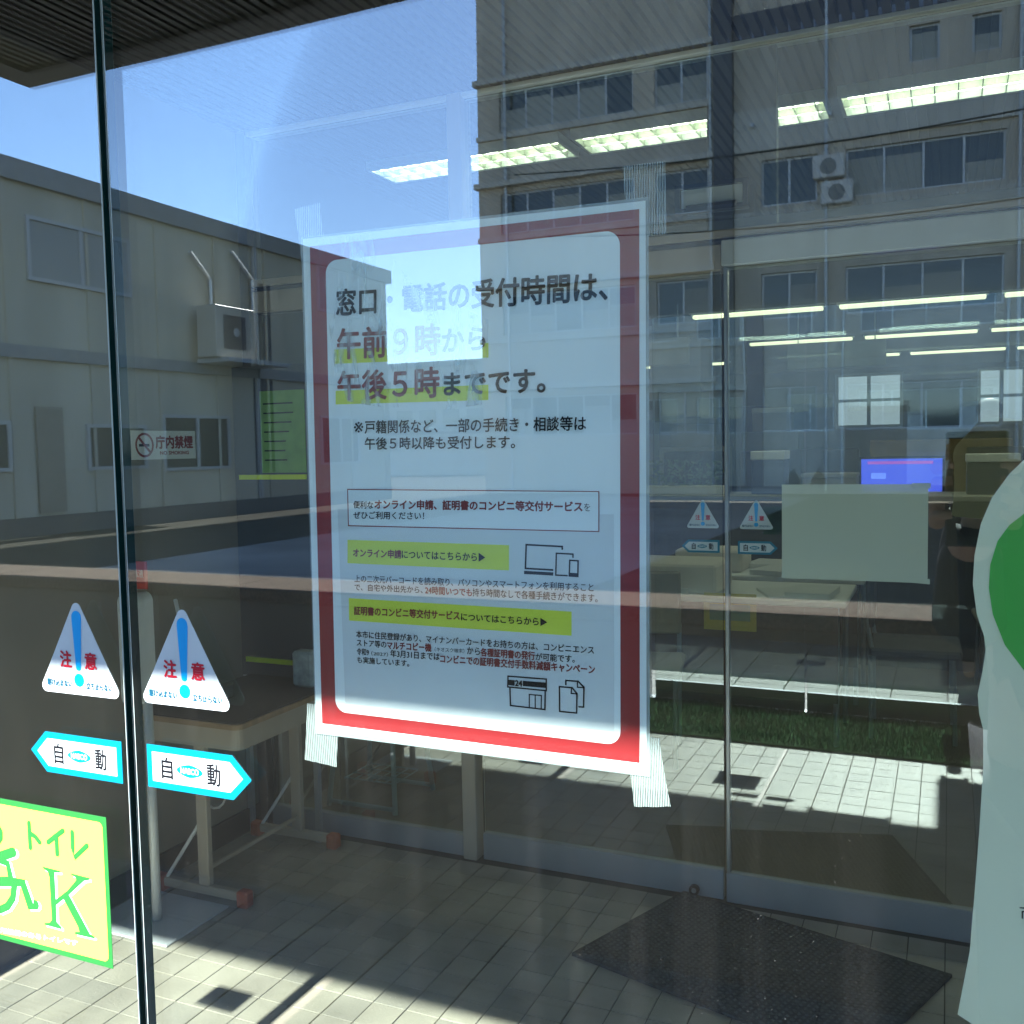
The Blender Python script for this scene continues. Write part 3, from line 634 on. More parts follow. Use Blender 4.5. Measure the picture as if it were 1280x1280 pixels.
# notice board with green poster at the corner
nbd = thing('notice_board', 'tall dark board with a green poster and yellow edging beside the notice', 'board', (-2.32, D2-.10, 0))
MB().box(-.175, .16, .0, .02, .62, 1.80).build('panel', mat('board_dark', (.055, .062, .072), .5), nbd)
MB().box(-.045, .155, -.004, -.0005, 1.40, 1.705).build('green_poster', mat('green_paper', (.20, .40, .10), .6, var=.15, vscale=20), nbd)
YE = mat('yellow_trim', (.70, .85, .02), .4)
for z in (1.375, .675): MB().box(-.15, .155, -.010, -.001, z, z+.018).build('trim', YE, nbd)
for k in range(7): MB().box(-.03, .12-random.random()*.06, -.0046, -.0041, 1.655-k*.035, 1.66-k*.035).build('text_line', INK, nbd)
for s_ in (-.165, .15): MB().box(s_-.01, s_+.01, .0, .02, 0, .619).build('leg', ALU, nbd)
# posts at glass corner
# ================================================================== OFFICE BEHIND
struct(MB().box(-14, 14, D2+.062, 20, -.10, -.002).build('office_floor', mat('office_floor_vinyl', (.10, .075, .055), .5, var=.15, vscale=2)))
struct(MB().box(-14, 14, D2+.062, 20, 2.71, 2.80).build('office_ceiling', mat('office_ceiling_board', (.12, .12, .115), .8)))
struct(MB().box(-14, -2.62, D2, D2+.06, -.05, 2.70).build('front_wall_left', SIDE))
struct(MB().box(2.62, 14, D2, D2+.06, -.05, 2.70).build('front_wall_right', SIDE))
wl = mat('office_wall', (.26, .25, .235), .8, var=.05)
struct(MB().box(-14.2, -14, D2, 20, -.05, 2.70).build('office_wall_left', wl)); struct(MB().box(14, 14.2, D2, 20, -.05, 2.70).build('office_wall_right', wl))
# back wall with window openings
yb = 17.0
bw = MB(); wins = []
xs = [-14, -7.0, -5.6, -1.80, -.72, .40, 1.10, 3, 4.6, 14]
bw.box(-14, 14, yb, yb+.2, 0, 1.70).box(-14, 14, yb, yb+.2, 2.62, 2.70)
for i in range(0, len(xs)-1, 2): bw.box(xs[i], xs[i+1], yb, yb+.2, 1.70, 2.62)
backwall = struct(bw.build('office_back_wall', wl))
SKG = mat('bright_pane', (.8, .85, .9), .2, emit=(.75, .9, 1), es=.10)
for i in range(1, len(xs)-1, 2):
    f = MB()
    a, c = xs[i], xs[i+1]; m_ = (a+c)/2
    for q in ((a, a+.05, 1.70, 2.62), (c-.05, c, 1.70, 2.62), (m_-.03, m_+.03, 1.70, 2.62)): f.box(q[0], q[1], yb+.02, yb+.07, q[2], q[3])
    for z in (1.70, 2.14, 2.57): f.box(a+.05, m_-.03, yb+.025, yb+.065, z, z+.05); f.box(m_+.03, c-.05, yb+.025, yb+.065, z, z+.05)
    w_ = f.build('window', ALU, backwall); MB().box(a, c, yb+.10, yb+.11, 1.70, 2.62).build('pane', SKG, w_)
# ceiling lights
LAMPM = mat('lamp_diffuser', (.8, .82, .75), .5, emit=(1.0, 1.0, .60), es=.25)
LAMPF = mat('lamp_far', (.8, .82, .75), .5, emit=(1.0, 1.0, .62), es=.34)
LAMPT = mat('lamp_tube', (.8, .82, .75), .5, emit=(1.0, 1.0, .75), es=3)
LOUV = mat('louvre_metal', (.45, .50, .42), .35, .2)
def fixture(x0, x1, yc, w, label, louvre):
    t = thing('ceiling_light', label, 'ceiling light', ((x0+x1)/2, yc, 2.70), group='fluorescent ceiling lights'); L = (x1-x0)/2
    if not louvre:
        MB().bbox(-L, L, -w/2-.01, w/2+.01, -.012, .008, .003).build('housing', ALU2, t); MB().bbox(-L+.02, L-.02, -w/2+.01, w/2-.01, -.045, -.0125, .008).build('tube', LAMPT if yc < 6 else LAMPF, t); return t  # unseen second row given a stronger glow to light the tables
    MB().box(-L-.01, L+.01, -w/2-.02, -w/2, -.03, .008).build('housing', ALU2, t); MB().box(-L-.01, L+.01, w/2, w/2+.02, -.03, .008).build('housing', ALU2, t)
    MB().box(-L-.01, -L-.001, -w/2+.0001, w/2-.0001, -.03, .008).build('end_cap', ALU2, t); MB().box(L+.001, L+.01, -w/2+.0001, w/2-.0001, -.03, .008).build('end_cap', ALU2, t)
    MB().box(-L, L, -w/2, w/2, -.003, .004).build('diffuser', LAMPM, t)
    if louvre:
        for yy in (-w/4, w/4): MB().tube([(-L+.02, yy, -.012), (L-.02, yy, -.012)], .006, 6).build('tube', LAMPT, t)
        b = MB(); b.box(-L, L, -.003, .003, -.030, -.004); k = -L
        while k < L: b.box(k, k+.003, -w/2, -.0035, -.030, -.004); b.box(k, k+.003, .0035, w/2, -.030, -.004); k += .075
        b.build('louvre', LOUV, t)
    return t
y1 = 3.10
fixture(-2.28, -1.42, y1, .20, 'leftmost louvred ceiling light, washed by the mirrored sky', True)
fixture(-1.35, -.42, y1, .20, 'louvred ceiling light in the middle of the near row, cut by the grey panel', True)
fixture(-.36, .72, y1, .20, 'louvred ceiling light at the upper right corner', True)
fixture(.80, 1.9, y1, .20, 'louvred ceiling light beyond the right edge of the near row', True)
rows = ((5.9, 'second'), (8.60, 'third'), (11.5, 'fourth'), (14.1, 'fifth'))
for y, nm in rows:
    x = -2.25 if y < 12 else -1.85; k = 0
    while x < 3.0:
        fixture(x, x+1.22, y, .10, '%s thin ceiling light from the left in the %s row from the door' % (('first', 'second', 'next', 'fourth', 'fifth')[k], nm), False); x += 1.32; k += 1
    fixture(-6.1 if y < 12 else -4.6, (-6.1 if y < 12 else -4.6)+1.6, y, .10, 'thin ceiling light alone left of the %s row' % nm, False)
# tables
TBL = mat('table_top', (.88, .88, .86), .4, var=.04); 
def table(x0, x1, y0, y1, h, label):
    t = thing('table', label, 'table', ((x0+x1)/2, (y0+y1)/2, 0), group='pale tables behind the inner door'); X = (x1-x0)/2; Y = (y1-y0)/2
    MB().bbox(-X, X, -Y, Y, h-.03, h, .006).build('tabletop', TBL, t)
    MB().box(-X+.04, X-.04, -Y+.05, -Y+.065, .22, h-.031).build('front_panel', mat('table_front', (.11, .055, .04), .5, var=.2, vscale=4), t)
    for a in (-1, 1):
        for c in (-1, 1): MB().tube([(a*(X-.05), c*(Y-.09), 0), (a*(X-.05), c*(Y-.09), h-.031)], .014, 8).build('leg', ALU, t)
table(-1.95, -.44, 4.12, 4.75, .72, 'pale table nearest the inner door with a dark front panel'); table(-2.0, -.42, 4.95, 5.65, .72, 'pale table second from the inner door')
o = MB().bbox(-.30, .30, -.2, .2, 0, .15, .012).build('storage_box', mat('box_beige', (.78, .72, .64), .6)); o.location = (-1.36, 4.36, .72); tag(o, 'beige flat box on the near table just right of the notice', 'box')
o = MB().bbox(-.2, .2, -.15, .15, 0, .13, .012).build('storage_box', mat('box_beige', (.5, .45, .38), .6)); o.location = (-1.30, 5.20, .72); tag(o, 'small beige box on the second table below the caution stickers', 'box')
yp = thing('yellow_leaflet', 'yellow printed leaflet hanging on the front panel of the near table', 'leaflet', (-.99, 4.105+.05, .65))
MB().box(-.13, .13, -.003, .0, -.10, .085).build('sheet', mat('yellow_leaflet_paper', (.62, .50, .08), .6), yp)
MB().box(-.10, .10, -.0045, -.0031, -.05, .03).build('panel', mat('leaflet_blue', (.25, .33, .22), .6), yp)
# frosted sheet on inner leaf
FR = bpy.data.materials.new('frosted_film'); FR.use_nodes = True; n_ = FR.node_tree.nodes; l_ = FR.node_tree.links
tr_ = n_.new('ShaderNodeBsdfTransparent'); mx_ = n_.new('ShaderNodeMixShader'); mx_.inputs[0].default_value = .68
tl_ = n_.new('ShaderNodeBsdfTranslucent'); tl_.inputs[0].default_value = (.8, .88, .8, 1); ad_ = n_.new('ShaderNodeMixShader'); ad_.inputs[0].default_value = .3
n_['Principled BSDF'].inputs['Base Color'].default_value = (.80, .88, .80, 1)
l_.new(n_['Principled BSDF'].outputs[0], ad_.inputs[1]); l_.new(tl_.outputs[0], ad_.inputs[2]); l_.new(tr_.outputs[0], mx_.inputs[1]); l_.new(ad_.outputs[0], mx_.inputs[2]); l_.new(mx_.outputs[0], n_['Material Output'].inputs[0])
fs_ = thing('frosted_sheet', 'translucent pale green sheet stuck on the right inner door leaf', 'sheet', (0, 0, 0))
sheet('film', [(-.470, 1.058), (-.056, 1.058), (-.056, 1.347), (-.470, 1.347)], D2-.014, FR, fs_)
sheet('tape_corner', [(-.10, 1.335), (-.05, 1.335), (-.05, 1.350), (-.10, 1.350)], D2-.0146, STICK, fs_); sheet('tape_corner', [(-.12, 1.075), (-.05, 1.070), (-.05, 1.055), (-.13, 1.060)], D2-.0146, FR, fs_)
# counter, screen, monitors, partitions, cabinets and people-height clutter
ct = thing('service_counter', 'long dark service counter with a pale top edge across the office', 'counter', (0, 6.35, 0))
MB().box(-6, 6, -.25, .25, 0, 1.085).build('front', mat('counter_dark', (.035, .032, .03), .5, var=.1), ct)
MB().bbox(-6.02, 6.02, -.29, .29, 1.0855, 1.12, .004).build('counter_top', mat('counter_top_m', (.42, .40, .36), .4), ct)
tv = thing('display_screen', 'blue information screen standing beyond the counter', 'screen', (-.376, 8.3, 0))
MB().bbox(-.34, .34, -.02, .03, .94, 1.34, .006).build('casing', BLACK, tv)
MB().box(-.32, .32, -.023, -.0205, .96, 1.32).build('display', mat('screen_blue', (.02, .05, .3), .3, emit=(.05, .08, .62), es=.4), tv)
MB().box(-.27, .25, -.0245, -.0235, 1.275, 1.30).build('caption_bar', mat('screen_pink', (.5, .1, .5), .3, emit=(.4, .1, .6), es=.25), tv)
MB().box(-.24, -.12, -.0245, -.0235, 1.15, 1.20).build('caption_bar', mat('screen_blue2', (.1, .2, .6), .3, emit=(.12, .2, .8), es=.4), tv)
MB().tube([(0, .03, 0), (0, .03, .94)], .03, 8).build('stand', BLACK, tv)
o = MB().bbox(-.62, .55, -.03, .03, 0, 1.48, .01).build('wood_partition', mat('partition_wood', (.30, .20, .08), .6, var=.2)); o.location = (-.05, 8.9, 0); tag(o, 'low tan partition behind the blue screen', 'partition')
cols = ((.05, .08, .16), (.28, .26, .22), (.04, .05, .07), (.16, .2, .16), (.35, .34, .31))
labs = ('grey', 'navy', 'black', 'green grey', 'cream')
for i, (x, y, w, h, c) in enumerate(((-4.6, 10.3, .9, 1.5, 1), (-3.4, 10.0, .8, 1.75, 0), (-2.5, 9.8, .7, 1.45, 4), (-1.75, 10.2, .6, 1.6, 3), (-5.6, 11, .8, 1.7, 2), (.9, 9.6, .7, 1.6, 2), (1.8, 10.2, .9, 1.9, 4), (-3.0, 13.5, 1.2, 2.0, 0), (-5, 14, 1.2, 1.9, 4))):
    t = thing('filing_cabinet', '%s office cabinet, number %s from the left behind the counter' % (('drab', 'navy', 'cream', 'green grey', 'black', 'dark', 'tall pale', 'wide navy', 'wide pale')[i], ('two', 'three', 'four', 'five', 'one', 'six', 'seven', 'three in the back row', 'one in the back row')[i]), 'cabinet', (x, y, 0), group='cabinets behind the counter')
    MB().bbox(-w/2, w/2, -.2, .2, 0, h, .01).build('body', mat('cabinet_%d' % c, cols[c], .6, var=.1), t)
    for z in (.35, .75, 1.12, 1.4):
        if z < h-.1: MB().box(-w/2+.03, w/2-.03, -.215, -.201, z-.15, z+.17).build('drawer', mat('cabinet_%d' % c, cols[c]), t); 
for i, (x, y, d) in enumerate(((-2.75, 7.0, 0), (-1.9, 7.2, .1), (-1.25, 7.0, -.1), (.35, 7.1, 0), (1.0, 7.3, .2), (-3.6, 7.1, 0), (-.9, 7.6, 0))):
    t = thing('computer_monitor', 'dark monitor on the counter, number %s from the left' % ('two', 'three', 'four', 'six', 'seven', 'one', 'five')[i], 'monitor', (x, y, 1.0), d, group='monitors beyond the counter')
    MB().bbox(-.24, .24, -.02, .02, .10, .42, .008).build('screen', BLACK, t); MB().tube([(0, 0, 0), (0, 0, .1)], .02, 6).build('stem', ALU, t); MB().bbox(-.11, .11, -.08, .08, -1.0, .012, .004).build('desk_stand', mat('cabinet_4', cols[4]), t)
def planter(x, y, label):
    t = thing('potted_plants', label, 'plants', (x, y, 1.12)); MB().bbox(-.30, .30, -.07, .07, 0, .06, .006).build('trough', WHITE, t)
    V = []; Fc = []; idx = []
    for k in range(260):
        p = Vector((random.uniform(-.29, .29), random.uniform(-.06, .06), random.uniform(.05, .24))); s_ = random.uniform(.015, .03)
        a = Vector((random.uniform(-1, 1), random.uniform(-1, 1), random.uniform(-.3, 1))).normalized(); b_ = a.orthogonal().normalized()
        n = len(V); V += [p-a*s_, p+b_*s_*.4, p+a*s_, p-b_*s_*.4]; Fc.append((n, n+1, n+2, n+3)); idx.append(k % 2)
    newmesh('leaves', V, Fc, LEAF, t, idx)
planter(-1.75, 6.3, 'row of small leafy plants on the counter left of the caution stickers'); planter(-2.5, 6.3, 'row of small leafy plants on the counter hidden by the notice edge')
for i, (x, y, c, rz) in enumerate(((-1.35, 3.75, 1, .2), (-.15, 4.6, 2, 1.6), (.35, 5.6, 1, -1.5), (1.2, 4.9, 1, .5))):
    t = thing('office_chair', ('navy chair at the near pale table', 'black chair at the right end of the near table', 'navy chair at the right end of the second table', 'navy chair standing alone at the right')[i], 'chair', (x, y, 0), rz, 'chairs in the office')
    cm = mat('cabinet_%d' % c, cols[c]); MB().bbox(-.22, .22, -.21, .21, .42, .46, .012).build('seat', cm, t); MB().bbox(-.2, .2, .19, .22, .55, .86, .012).build('backrest', cm, t)
    for a in (-.19, .19):
        MB().tube([(a, -.18, 0), (a, -.17, .419)], .011, 8).build('leg', ALU, t); MB().tube([(a, .2, 0), (a, .205, .419)], .011, 8).build('leg', ALU, t); MB().tube([(a, .2, .46), (a, .225, .60)], .011, 8).build('back_post', ALU, t)
for i, (x, y, w, c) in enumerate(((-2.6, 7.9, 1.0, 4), (-1.0, 9.2, .9, 3), (1.2, 8.8, 1.1, 1), (-4.2, 8.4, 1.2, 1))):
    t = thing('hanging_sign', '%s section sign hanging from the office ceiling' % ('pale', 'green grey', 'navy right hand', 'navy left hand')[i], 'sign', (x, y, 0), group='hanging section signs')
    MB().bbox(-w/2, w/2, -.02, .02, 2.18, 2.42, .006).build('board', mat('cabinet_%d' % c, cols[c]), t)
    for a in (-w/2+.1, w/2-.1): MB().tube([(a, 0, 2.42), (a, 0, 2.708)], .006, 6).build('rod', ALU, t)
for i, (x, y) in enumerate(((-2.9, 10.8), (1.45, 10.8), (-7.2, 10.8))):
    t = thing('office_column', '%s square pale column in the office' % ('left of centre', 'right of centre', 'far left')[i], 'column', (x, y, 0), group='office columns'); MB().bbox(-.3, .3, -.3, .3, 0, 2.705, .01).build('shaft', wl, t); MB().box(-.31, .31, -.31, .31, .001, .1).build('skirting', DARK, t)
for i in range(9):
    x, y = random.uniform(-1.8, -.6), random.choice((4.3, 4.5, 5.1, 5.4)); o = MB().box(-.105, .105, -.148, .148, 0, random.choice((.002, .012, .03))).build('paper_stack', WHITE); o.location = (x, y, .721+i*.0001); o.rotation_euler.z = random.uniform(-.5, .5)
    tag(o, 'white paper stack on the %s pale table, %s among the sheets there' % ('near' if y < 5 else 'far', ('first laid', 'turned aslant', 'beside the box', 'at the edge', 'thickest', 'thinnest', 'near the middle', 'half covered', 'laid last')[i]), 'papers', 'papers on the pale tables')
for i, (x, y, w, h, z, c, cn, wh) in enumerate(((-2.45, 6.4, .3, .22, 1.12, 4, 'cream', 'at the far left of the counter'), (-1.15, 6.35, .22, .30, 1.12, 0, 'navy', 'on the counter left of the screen'), (-.75, 6.4, .35, .14, 1.12, 1, 'brown grey', 'low on the counter below the far window'),
    (.25, 6.35, .3, .26, 1.12, 2, 'black', 'on the counter right of the screen'), (.75, 6.4, .2, .34, 1.12, 4, 'cream', 'tall on the counter at the right'), (-3.3, 6.4, .4, .3, 1.12, 0, 'navy', 'on the counter behind the notice'),
    (-2.5, 9.8, .5, .3, 1.45, 1, 'brown grey', 'on top of the cream cabinet'), (-1.75, 10.2, .4, .25, 1.6, 4, 'cream', 'on top of the green grey cabinet'), (-4.6, 10.3, .6, .35, 1.5, 3, 'green grey', 'on top of the drab cabinet'), (.9, 9.6, .5, .3, 1.6, 4, 'cream', 'on top of the dark cabinet'))):
    t = thing('storage_box', '%s box standing %s' % (cn, wh), 'box', (x, y, z), group='boxes in the office'); MB().bbox(-w/2, w/2, -.12, .12, 0, h*.8, .006).build('carton', mat('cabinet_%d' % c, cols[c]), t); MB().bbox(-w/2-.006, w/2+.006, -.126, .126, h*.8+.001, h, .004).build('lid', WHITE if i % 2 else mat('cabinet_1', cols[1]), t)
# easel frame behind fixed panel
es_ = thing('wire_rack', 'pale blue folding steel rack behind the inner glass, under the notice', 'rack', (-2.20, 2.82, 0))
BL_ = mat('pale_blue_steel', (.30, .42, .45), .4, .2)
for y in (-.16, .16):
    MB().tube([(-.16, y, .0), (-.10, y*.5, .75)], .011, 8).build('leg', BL_, es_); MB().tube([(.16, y, .0), (.10, y*.5, .75)], .011, 8).build('leg', BL_, es_)
    MB().tube([(-.16, y, .02), (.16, y, .02)], .010, 8).build('foot_bar', BL_, es_)
MB().tube([(-.10, -.08, .75), (.10, -.08, .75), (.10, .08, .75), (-.10, .08, .75), (-.10, -.08, .75)], .010, 8).build('top_frame', BL_, es_)
b = MB()
for k in range(6): b.tube([(-.12+k*.048, -.1, .10), (-.12+k*.048, .1, .10)], .003, 5)
for k in range(4): b.tube([(-.12, -.1+k*.066, .104), (.12, -.1+k*.066, .104)], .003, 5)
b.build('wire_shelf', BL_, es_)

# ================================================================== PREFABRICATED OFFICE (seen in the glass)
XP = -15.5
PW = mat('prefab_panel', (.44, .40, .31), .55, bump=.3, bscale=3, var=.15, vscale=1.2, stretch=(1, 1, .15)); PT = mat('prefab_trim', (.25, .25, .24), .5, var=.1)
PWD = mat('prefab_recess_shade', (.09, .09, .095), .6); WG = mat('window_dark', (.045, .055, .055), .08, spec=.8); WL = mat('window_blind', (.30, .31, .30), .25); WF = mat('window_frame', (.45, .46, .46), .4, .3)
pf = thing('prefabricated_office', 'long two storey beige prefabricated office mirrored on the left', 'building', (0, 0, 0))
MB().box(XP-7, XP, -25.1, -6, .36, 6.45).build('wall', PW, pf)
MB().box(XP-7.05, XP+.02, -25.12, -5.98, -.2, .358).build('foundation', mat('foundation', (.10, .10, .10), .9), pf)
MB().box(XP-7.1, XP+.12, -25.25, -5.9, 6.452, 6.84).build('roof', PT, pf)
MB().box(XP+.001, XP+.10, -25.1, -6, 3.28, 3.52).build('floor_band', PT, pf)
for k in range(11): MB().box(XP+.001, XP+.05, -6.3-k*1.85-.07, -6.3-k*1.85, .36, 3.279).build('pilaster', PW, pf); MB().box(XP+.001, XP+.05, -6.3-k*1.85-.07, -6.3-k*1.85, 3.521, 6.451).build('pilaster', PW, pf)
def pfbox(name, px0, py0, px1, py1, d0, d1, m, parent):
    a = atX(px0, py0, XP); c = atX(px1, py1, XP); zt = max(a.z, c.z); zb = min(a.z, c.z)
    return MB().box(XP+d0, XP+d1, -max(a.y, c.y), -min(a.y, c.y), zb, zt).build(name, m, parent)
def pfwin(px0, ty, px1, by, m, parent=pf):
    a = atX(px0, ty, XP); c = atX(px1, by, XP); y0, y1 = -c.y, -a.y; zt = a.z; d = (y1-y0)
    zb = c.z if c.z < zt else zt-1
    f = MB(); f.box(XP+.001, XP+.07, y0, y1, zt-.07, zt).box(XP+.001, XP+.07, y0, y1, zb, zb+.07).box(XP+.001, XP+.07, y0, y0+.07, zb+.07, zt-.07).box(XP+.001, XP+.07, y1-.07, y1, zb+.07, zt-.07).box(XP+.001, XP+.07, (y0+y1)/2-.035, (y0+y1)/2+.035, zb+.07, zt-.07)
    w = f.build('window', WF, pf); MB().box(XP+.002, XP+.03, y0+.07, (y0+y1)/2-.035, zb+.07, zt-.07).build('pane', m, w); MB().box(XP+.002, XP+.03, (y0+y1)/2+.035, y1-.07, zb+.07, zt-.07).build('pane', m, w)
pfwin(27, 268, 160, 372, WL); pfwin(-40, 525, 12, 590, WG); pfwin(104, 530, 182, 586, WG); pfwin(200, 518, 288, 586, WG); pfwin(395, 330, 450, 400, WL); pfwin(400, 520, 450, 580, WG)
pfbox('door', 40, 508, 80, 640, .03, .06, mat('prefab_door', (.26, .23, .18), .5, var=.08), pf); pfbox('recess_shade', 313, 352, 345, 590, .001, .02, PWD, pf)  # the recess is a flat dark sheet, its shade painted in
MB().box(XP+.02, XP+.10, -18.9, -18.8, .36, 6.45).build('downpipe', WF, pf); 
a_ = atX(242, 448, XP); a2_ = atX(322, 462, XP)
bal = MB().box(XP+.101, XP+1.0, -a2_.y, -a_.y, a_.z-.12, a_.z-.02).build('balcony', WF, pf)
acp = thing('air_conditioner_unit', 'boxy beige outdoor air conditioner unit on the prefabricated office bracket', 'air conditioner', (XP+.35, 0, a_.z-.018))
ya, yb_ = -atX(312, 440, XP+.6).y, -atX(262, 440, XP+.6).y
MB().bbox(-.1, .45, ya, yb_, 0, 1.15, .02).build('casing', mat('ac_beige', (.42, .38, .31), .5), acp); MB().box(.451, .46, ya+.35, yb_-.25, .2, .95).build('grille', mat('ac_grille', (.12, .11, .10), .5), acp)
MB().tube([(.461, (ya+yb_)/2, .58), (.47, (ya+yb_)/2, .58)], .1, 14).build('fan_hub', WF, acp)
for px in (232, 285): 
    v = atX(px, 320, XP); v2 = atX(px+26, 350, XP)
    MB().tube([(XP+.10, -v.y, v.z+.1), (XP+.10, -v2.y, v2.z), (XP+.10, -v2.y, v2.z-1.6)], .045, 6).build('pipe_cover', WF, pf)
    
# ================================================================== MAIN BUILDING (seen in the glass)
YB = 28.4
mb_ = thing('office_building', 'large grey brown concrete office block with ribbon windows mirrored on the right', 'building', (0, 0, 0))
MW = mat('building_wall', (.44, .385, .31), .75, var=.16, vscale=1.6, bump=.1, stretch=(1, 1, .18)); MW2 = mat('building_wall_pale', (.47, .44, .38), .75, var=.14, vscale=1.6, stretch=(1, 1, .18))
MD = mat('building_band_dark', (.06, .062, .075), .5)
XL, XR = -13.91, 16
# ribbon openings per floor: (x0,x1,z0,z1,n)
def bx(px, py): v = atY(px, py, YB); return v.x, v.z
op = []
for zt in (12.75, 9.55, 6.35, 3.1):
    for (a, c, n) in ((-13.15, -8.75, 5), (-8.1, -6.5, 2)): op.append((a, c, zt-1.28, zt, n))
for zt in (9.50, 6.32, 3.1):
    for (a, c, n) in ((-5.0, -3.45, 2), (-2.70, 1.28, 4), (1.9, 6.5, 5), (7.2, 11.5, 5)): op.append((a, c, zt-1.30, zt, n))
for (a, c) in ((-1.08, -.32), (.45, 1.15), (2.2, 2.9), (4, 4.7)): op.append((a, c, 11.55, 12.5, 1))
# wall as a grid with holes
gx = sorted({XL, XR} | {o[0] for o in op} | {o[1] for o in op}); gz = sorted({0, 15.9} | {o[2] for o in op} | {o[3] for o in op})
b = MB()
for i in range(len(gx)-1):
    run = None
    for j in range(len(gz)-1):
        cx, cz = (gx[i]+gx[i+1])/2, (gz[j]+gz[j+1])/2
        hole = any(o[0] < cx < o[1] and o[2] < cz < o[3] for o in op)
        if not hole:
            if run is None: run = gz[j]
        if (hole or j == len(gz)-2) and run is not None:
            b.box(gx[i], gx[i+1], -YB-.35, -YB, run, gz[j] if hole else gz[j+1]); run = None
b.build('wall', MW, mb_)
MB().box(XL, XR, -YB-12, -YB-3.0, 0, 15.8).build('core', MW, mb_); MB().box(XL-.001, XL+.3, -YB-3.0, -YB-.351, 0, 15.9).build('end_wall', MW, mb_)
MB().box(XL-.15, XR, -YB-12.1, -YB+.25, 15.901, 16.3).build('roof', MW2, mb_)
for z in (12.95, 9.72, 6.52, 3.3): MB().box(XL-.05, -6.3, -YB+.001, -YB+.28, z, z+.16).build('sunshade', MW2, mb_)
for z in (11.35, 8.14, 4.92): MB().box(XL-.02, -6.3, -YB+.001, -YB+.10, z-.10, z+.05).build('sill_band', MW2, mb_)
MB().box(-6.28, -5.75, -YB+.001, -YB+.30, 0, 15.9).build('pier', MD, mb_)
MB().box(-5.74, XR, -YB+.001, -YB+.12, 9.75, 10.9).build('spandrel', MW2, mb_); MB().box(-5.74, XR, -YB+.001, -YB+.12, 6.6, 8.05).build('spandrel', MW2, mb_)
MB().box(-5.74, XR, -YB+.001, -YB+.16, 12.75, 13.6).build('band', MD, mb_)
for x in (-5.2, -3.1, .0, 2.1): MB().tube([(x, -YB+.12, 10.45), (x, -YB+.3, 10.45)], .06, 8).build('vent_cap', WF, mb_)
for x in (-12.9, -6.4, -3.2, 1.6, 6.9): MB().tube([(x, -YB+.13, .1), (x, -YB+.13, 15.8)], .05, 8).build('downpipe', WF, mb_)
BLIND = mat('blind', (.30, .30, .27), .6)
for o in op:
    a, c, z0, z1, n = o; w = (c-a)/n
    f = MB(); f.box(a, c, -YB-.18, -YB-.12, z0, z0+.06).box(a, c, -YB-.18, -YB-.12, z1-.06, z1)
    for k in range(n+1): xx = min(max(a+k*w-.03, a), c-.06); f.box(xx, xx+.06, -YB-.18, -YB-.12, z0+.06, z1-.06)
    wi = f.build('window', WF, mb_)
    for k in range(n):
        MB().box(a+k*w+.031, a+(k+1)*w-.031, -YB-.155, -YB-.15, z0+.06, z1-.06).build('pane', WG, wi)
        if random.random() < .55: h = random.uniform(.3, .75)*(z1-z0); MB().box(a+k*w+.035, a+(k+1)*w-.035, -YB-.149, -YB-.147, z0+.07, z0+.07+h).build('blind', BLIND, wi)
ac = thing('air_conditioner_unit', 'pair of small pale air conditioner units stacked on the wall of the office block', 'air conditioner', (-3.0, -YB+.2, 8.0))
for dz, dx in ((0, .1), (.72, -.12)):
    cs = MB().bbox(-.42+dx, .42+dx, -.15, .15, dz, dz+.62, .03).build('casing', mat('ac_white', (.55, .53, .49), .5), ac); MB().tube([(dx, .151, dz+.3), (dx, .165, dz+.3)], .22, 16).build('fan', mat('ac_fan', (.2, .2, .19), .6), cs)
for x0, x1, y0, z1, lb in ((-62, -38, 85, 9.5, 'distant grey block beyond the gap, left one'), (-36, -14, 95, 8.2, 'distant grey block beyond the gap, right one')):
    t = thing('far_building', lb, 'building', ((x0+x1)/2, -y0, 0)); w_ = MB().box(-(x1-x0)/2, (x1-x0)/2, -12, 0, 0, z1).build('wall', MW2, t)
    MB().box(-(x1-x0)/2-.3, (x1-x0)/2+.3, -12.2, .3, z1+.001, z1+.5).build('roof', PT, t)
    for k in range(8):
        for z in range(1, int(z1)-1, 3): MB().box(-(x1-x0)/2+1+k*2.6, -(x1-x0)/2+2.8+k*2.6, .001, .05, z, z+1.3).build('window', WG, t)
bwl = thing('blocking_wall', 'low pale wall added across the gap between the two mirrored buildings', 'wall', (-17, -48, 0))  # added to block the bright far ground in the reflection
MB().box(-14, 14, -.1, .1, 0, 2.3).build('wall', MW2, bwl); MB().box(-14.1, 14.1, -.16, .16, 2.301, 2.42).build('coping', PT, bwl)
# overhead cables between the buildings
for i, (z0, z1, y0) in enumerate(((7.6, 9.6, -20), (6.6, 8.2, -22))):
    P = [(-9+24*k/20, y0, z0+(z1-z0)*k/20-1.0*(1-(k/10-1)**2)) for k in range(21)]
    tag(MB().tube(P, .018, 5).build('overhead_cable', BLACK), ('upper' if i == 0 else 'lower')+' thin black cable crossing in front of the office block', 'cable')
for i in range(5): shrub(-5+i*1.3, -2.9, .42, 'rounded shrub number %s from the left behind the parapet' % ('one', 'two', 'three', 'four', 'five')[i])

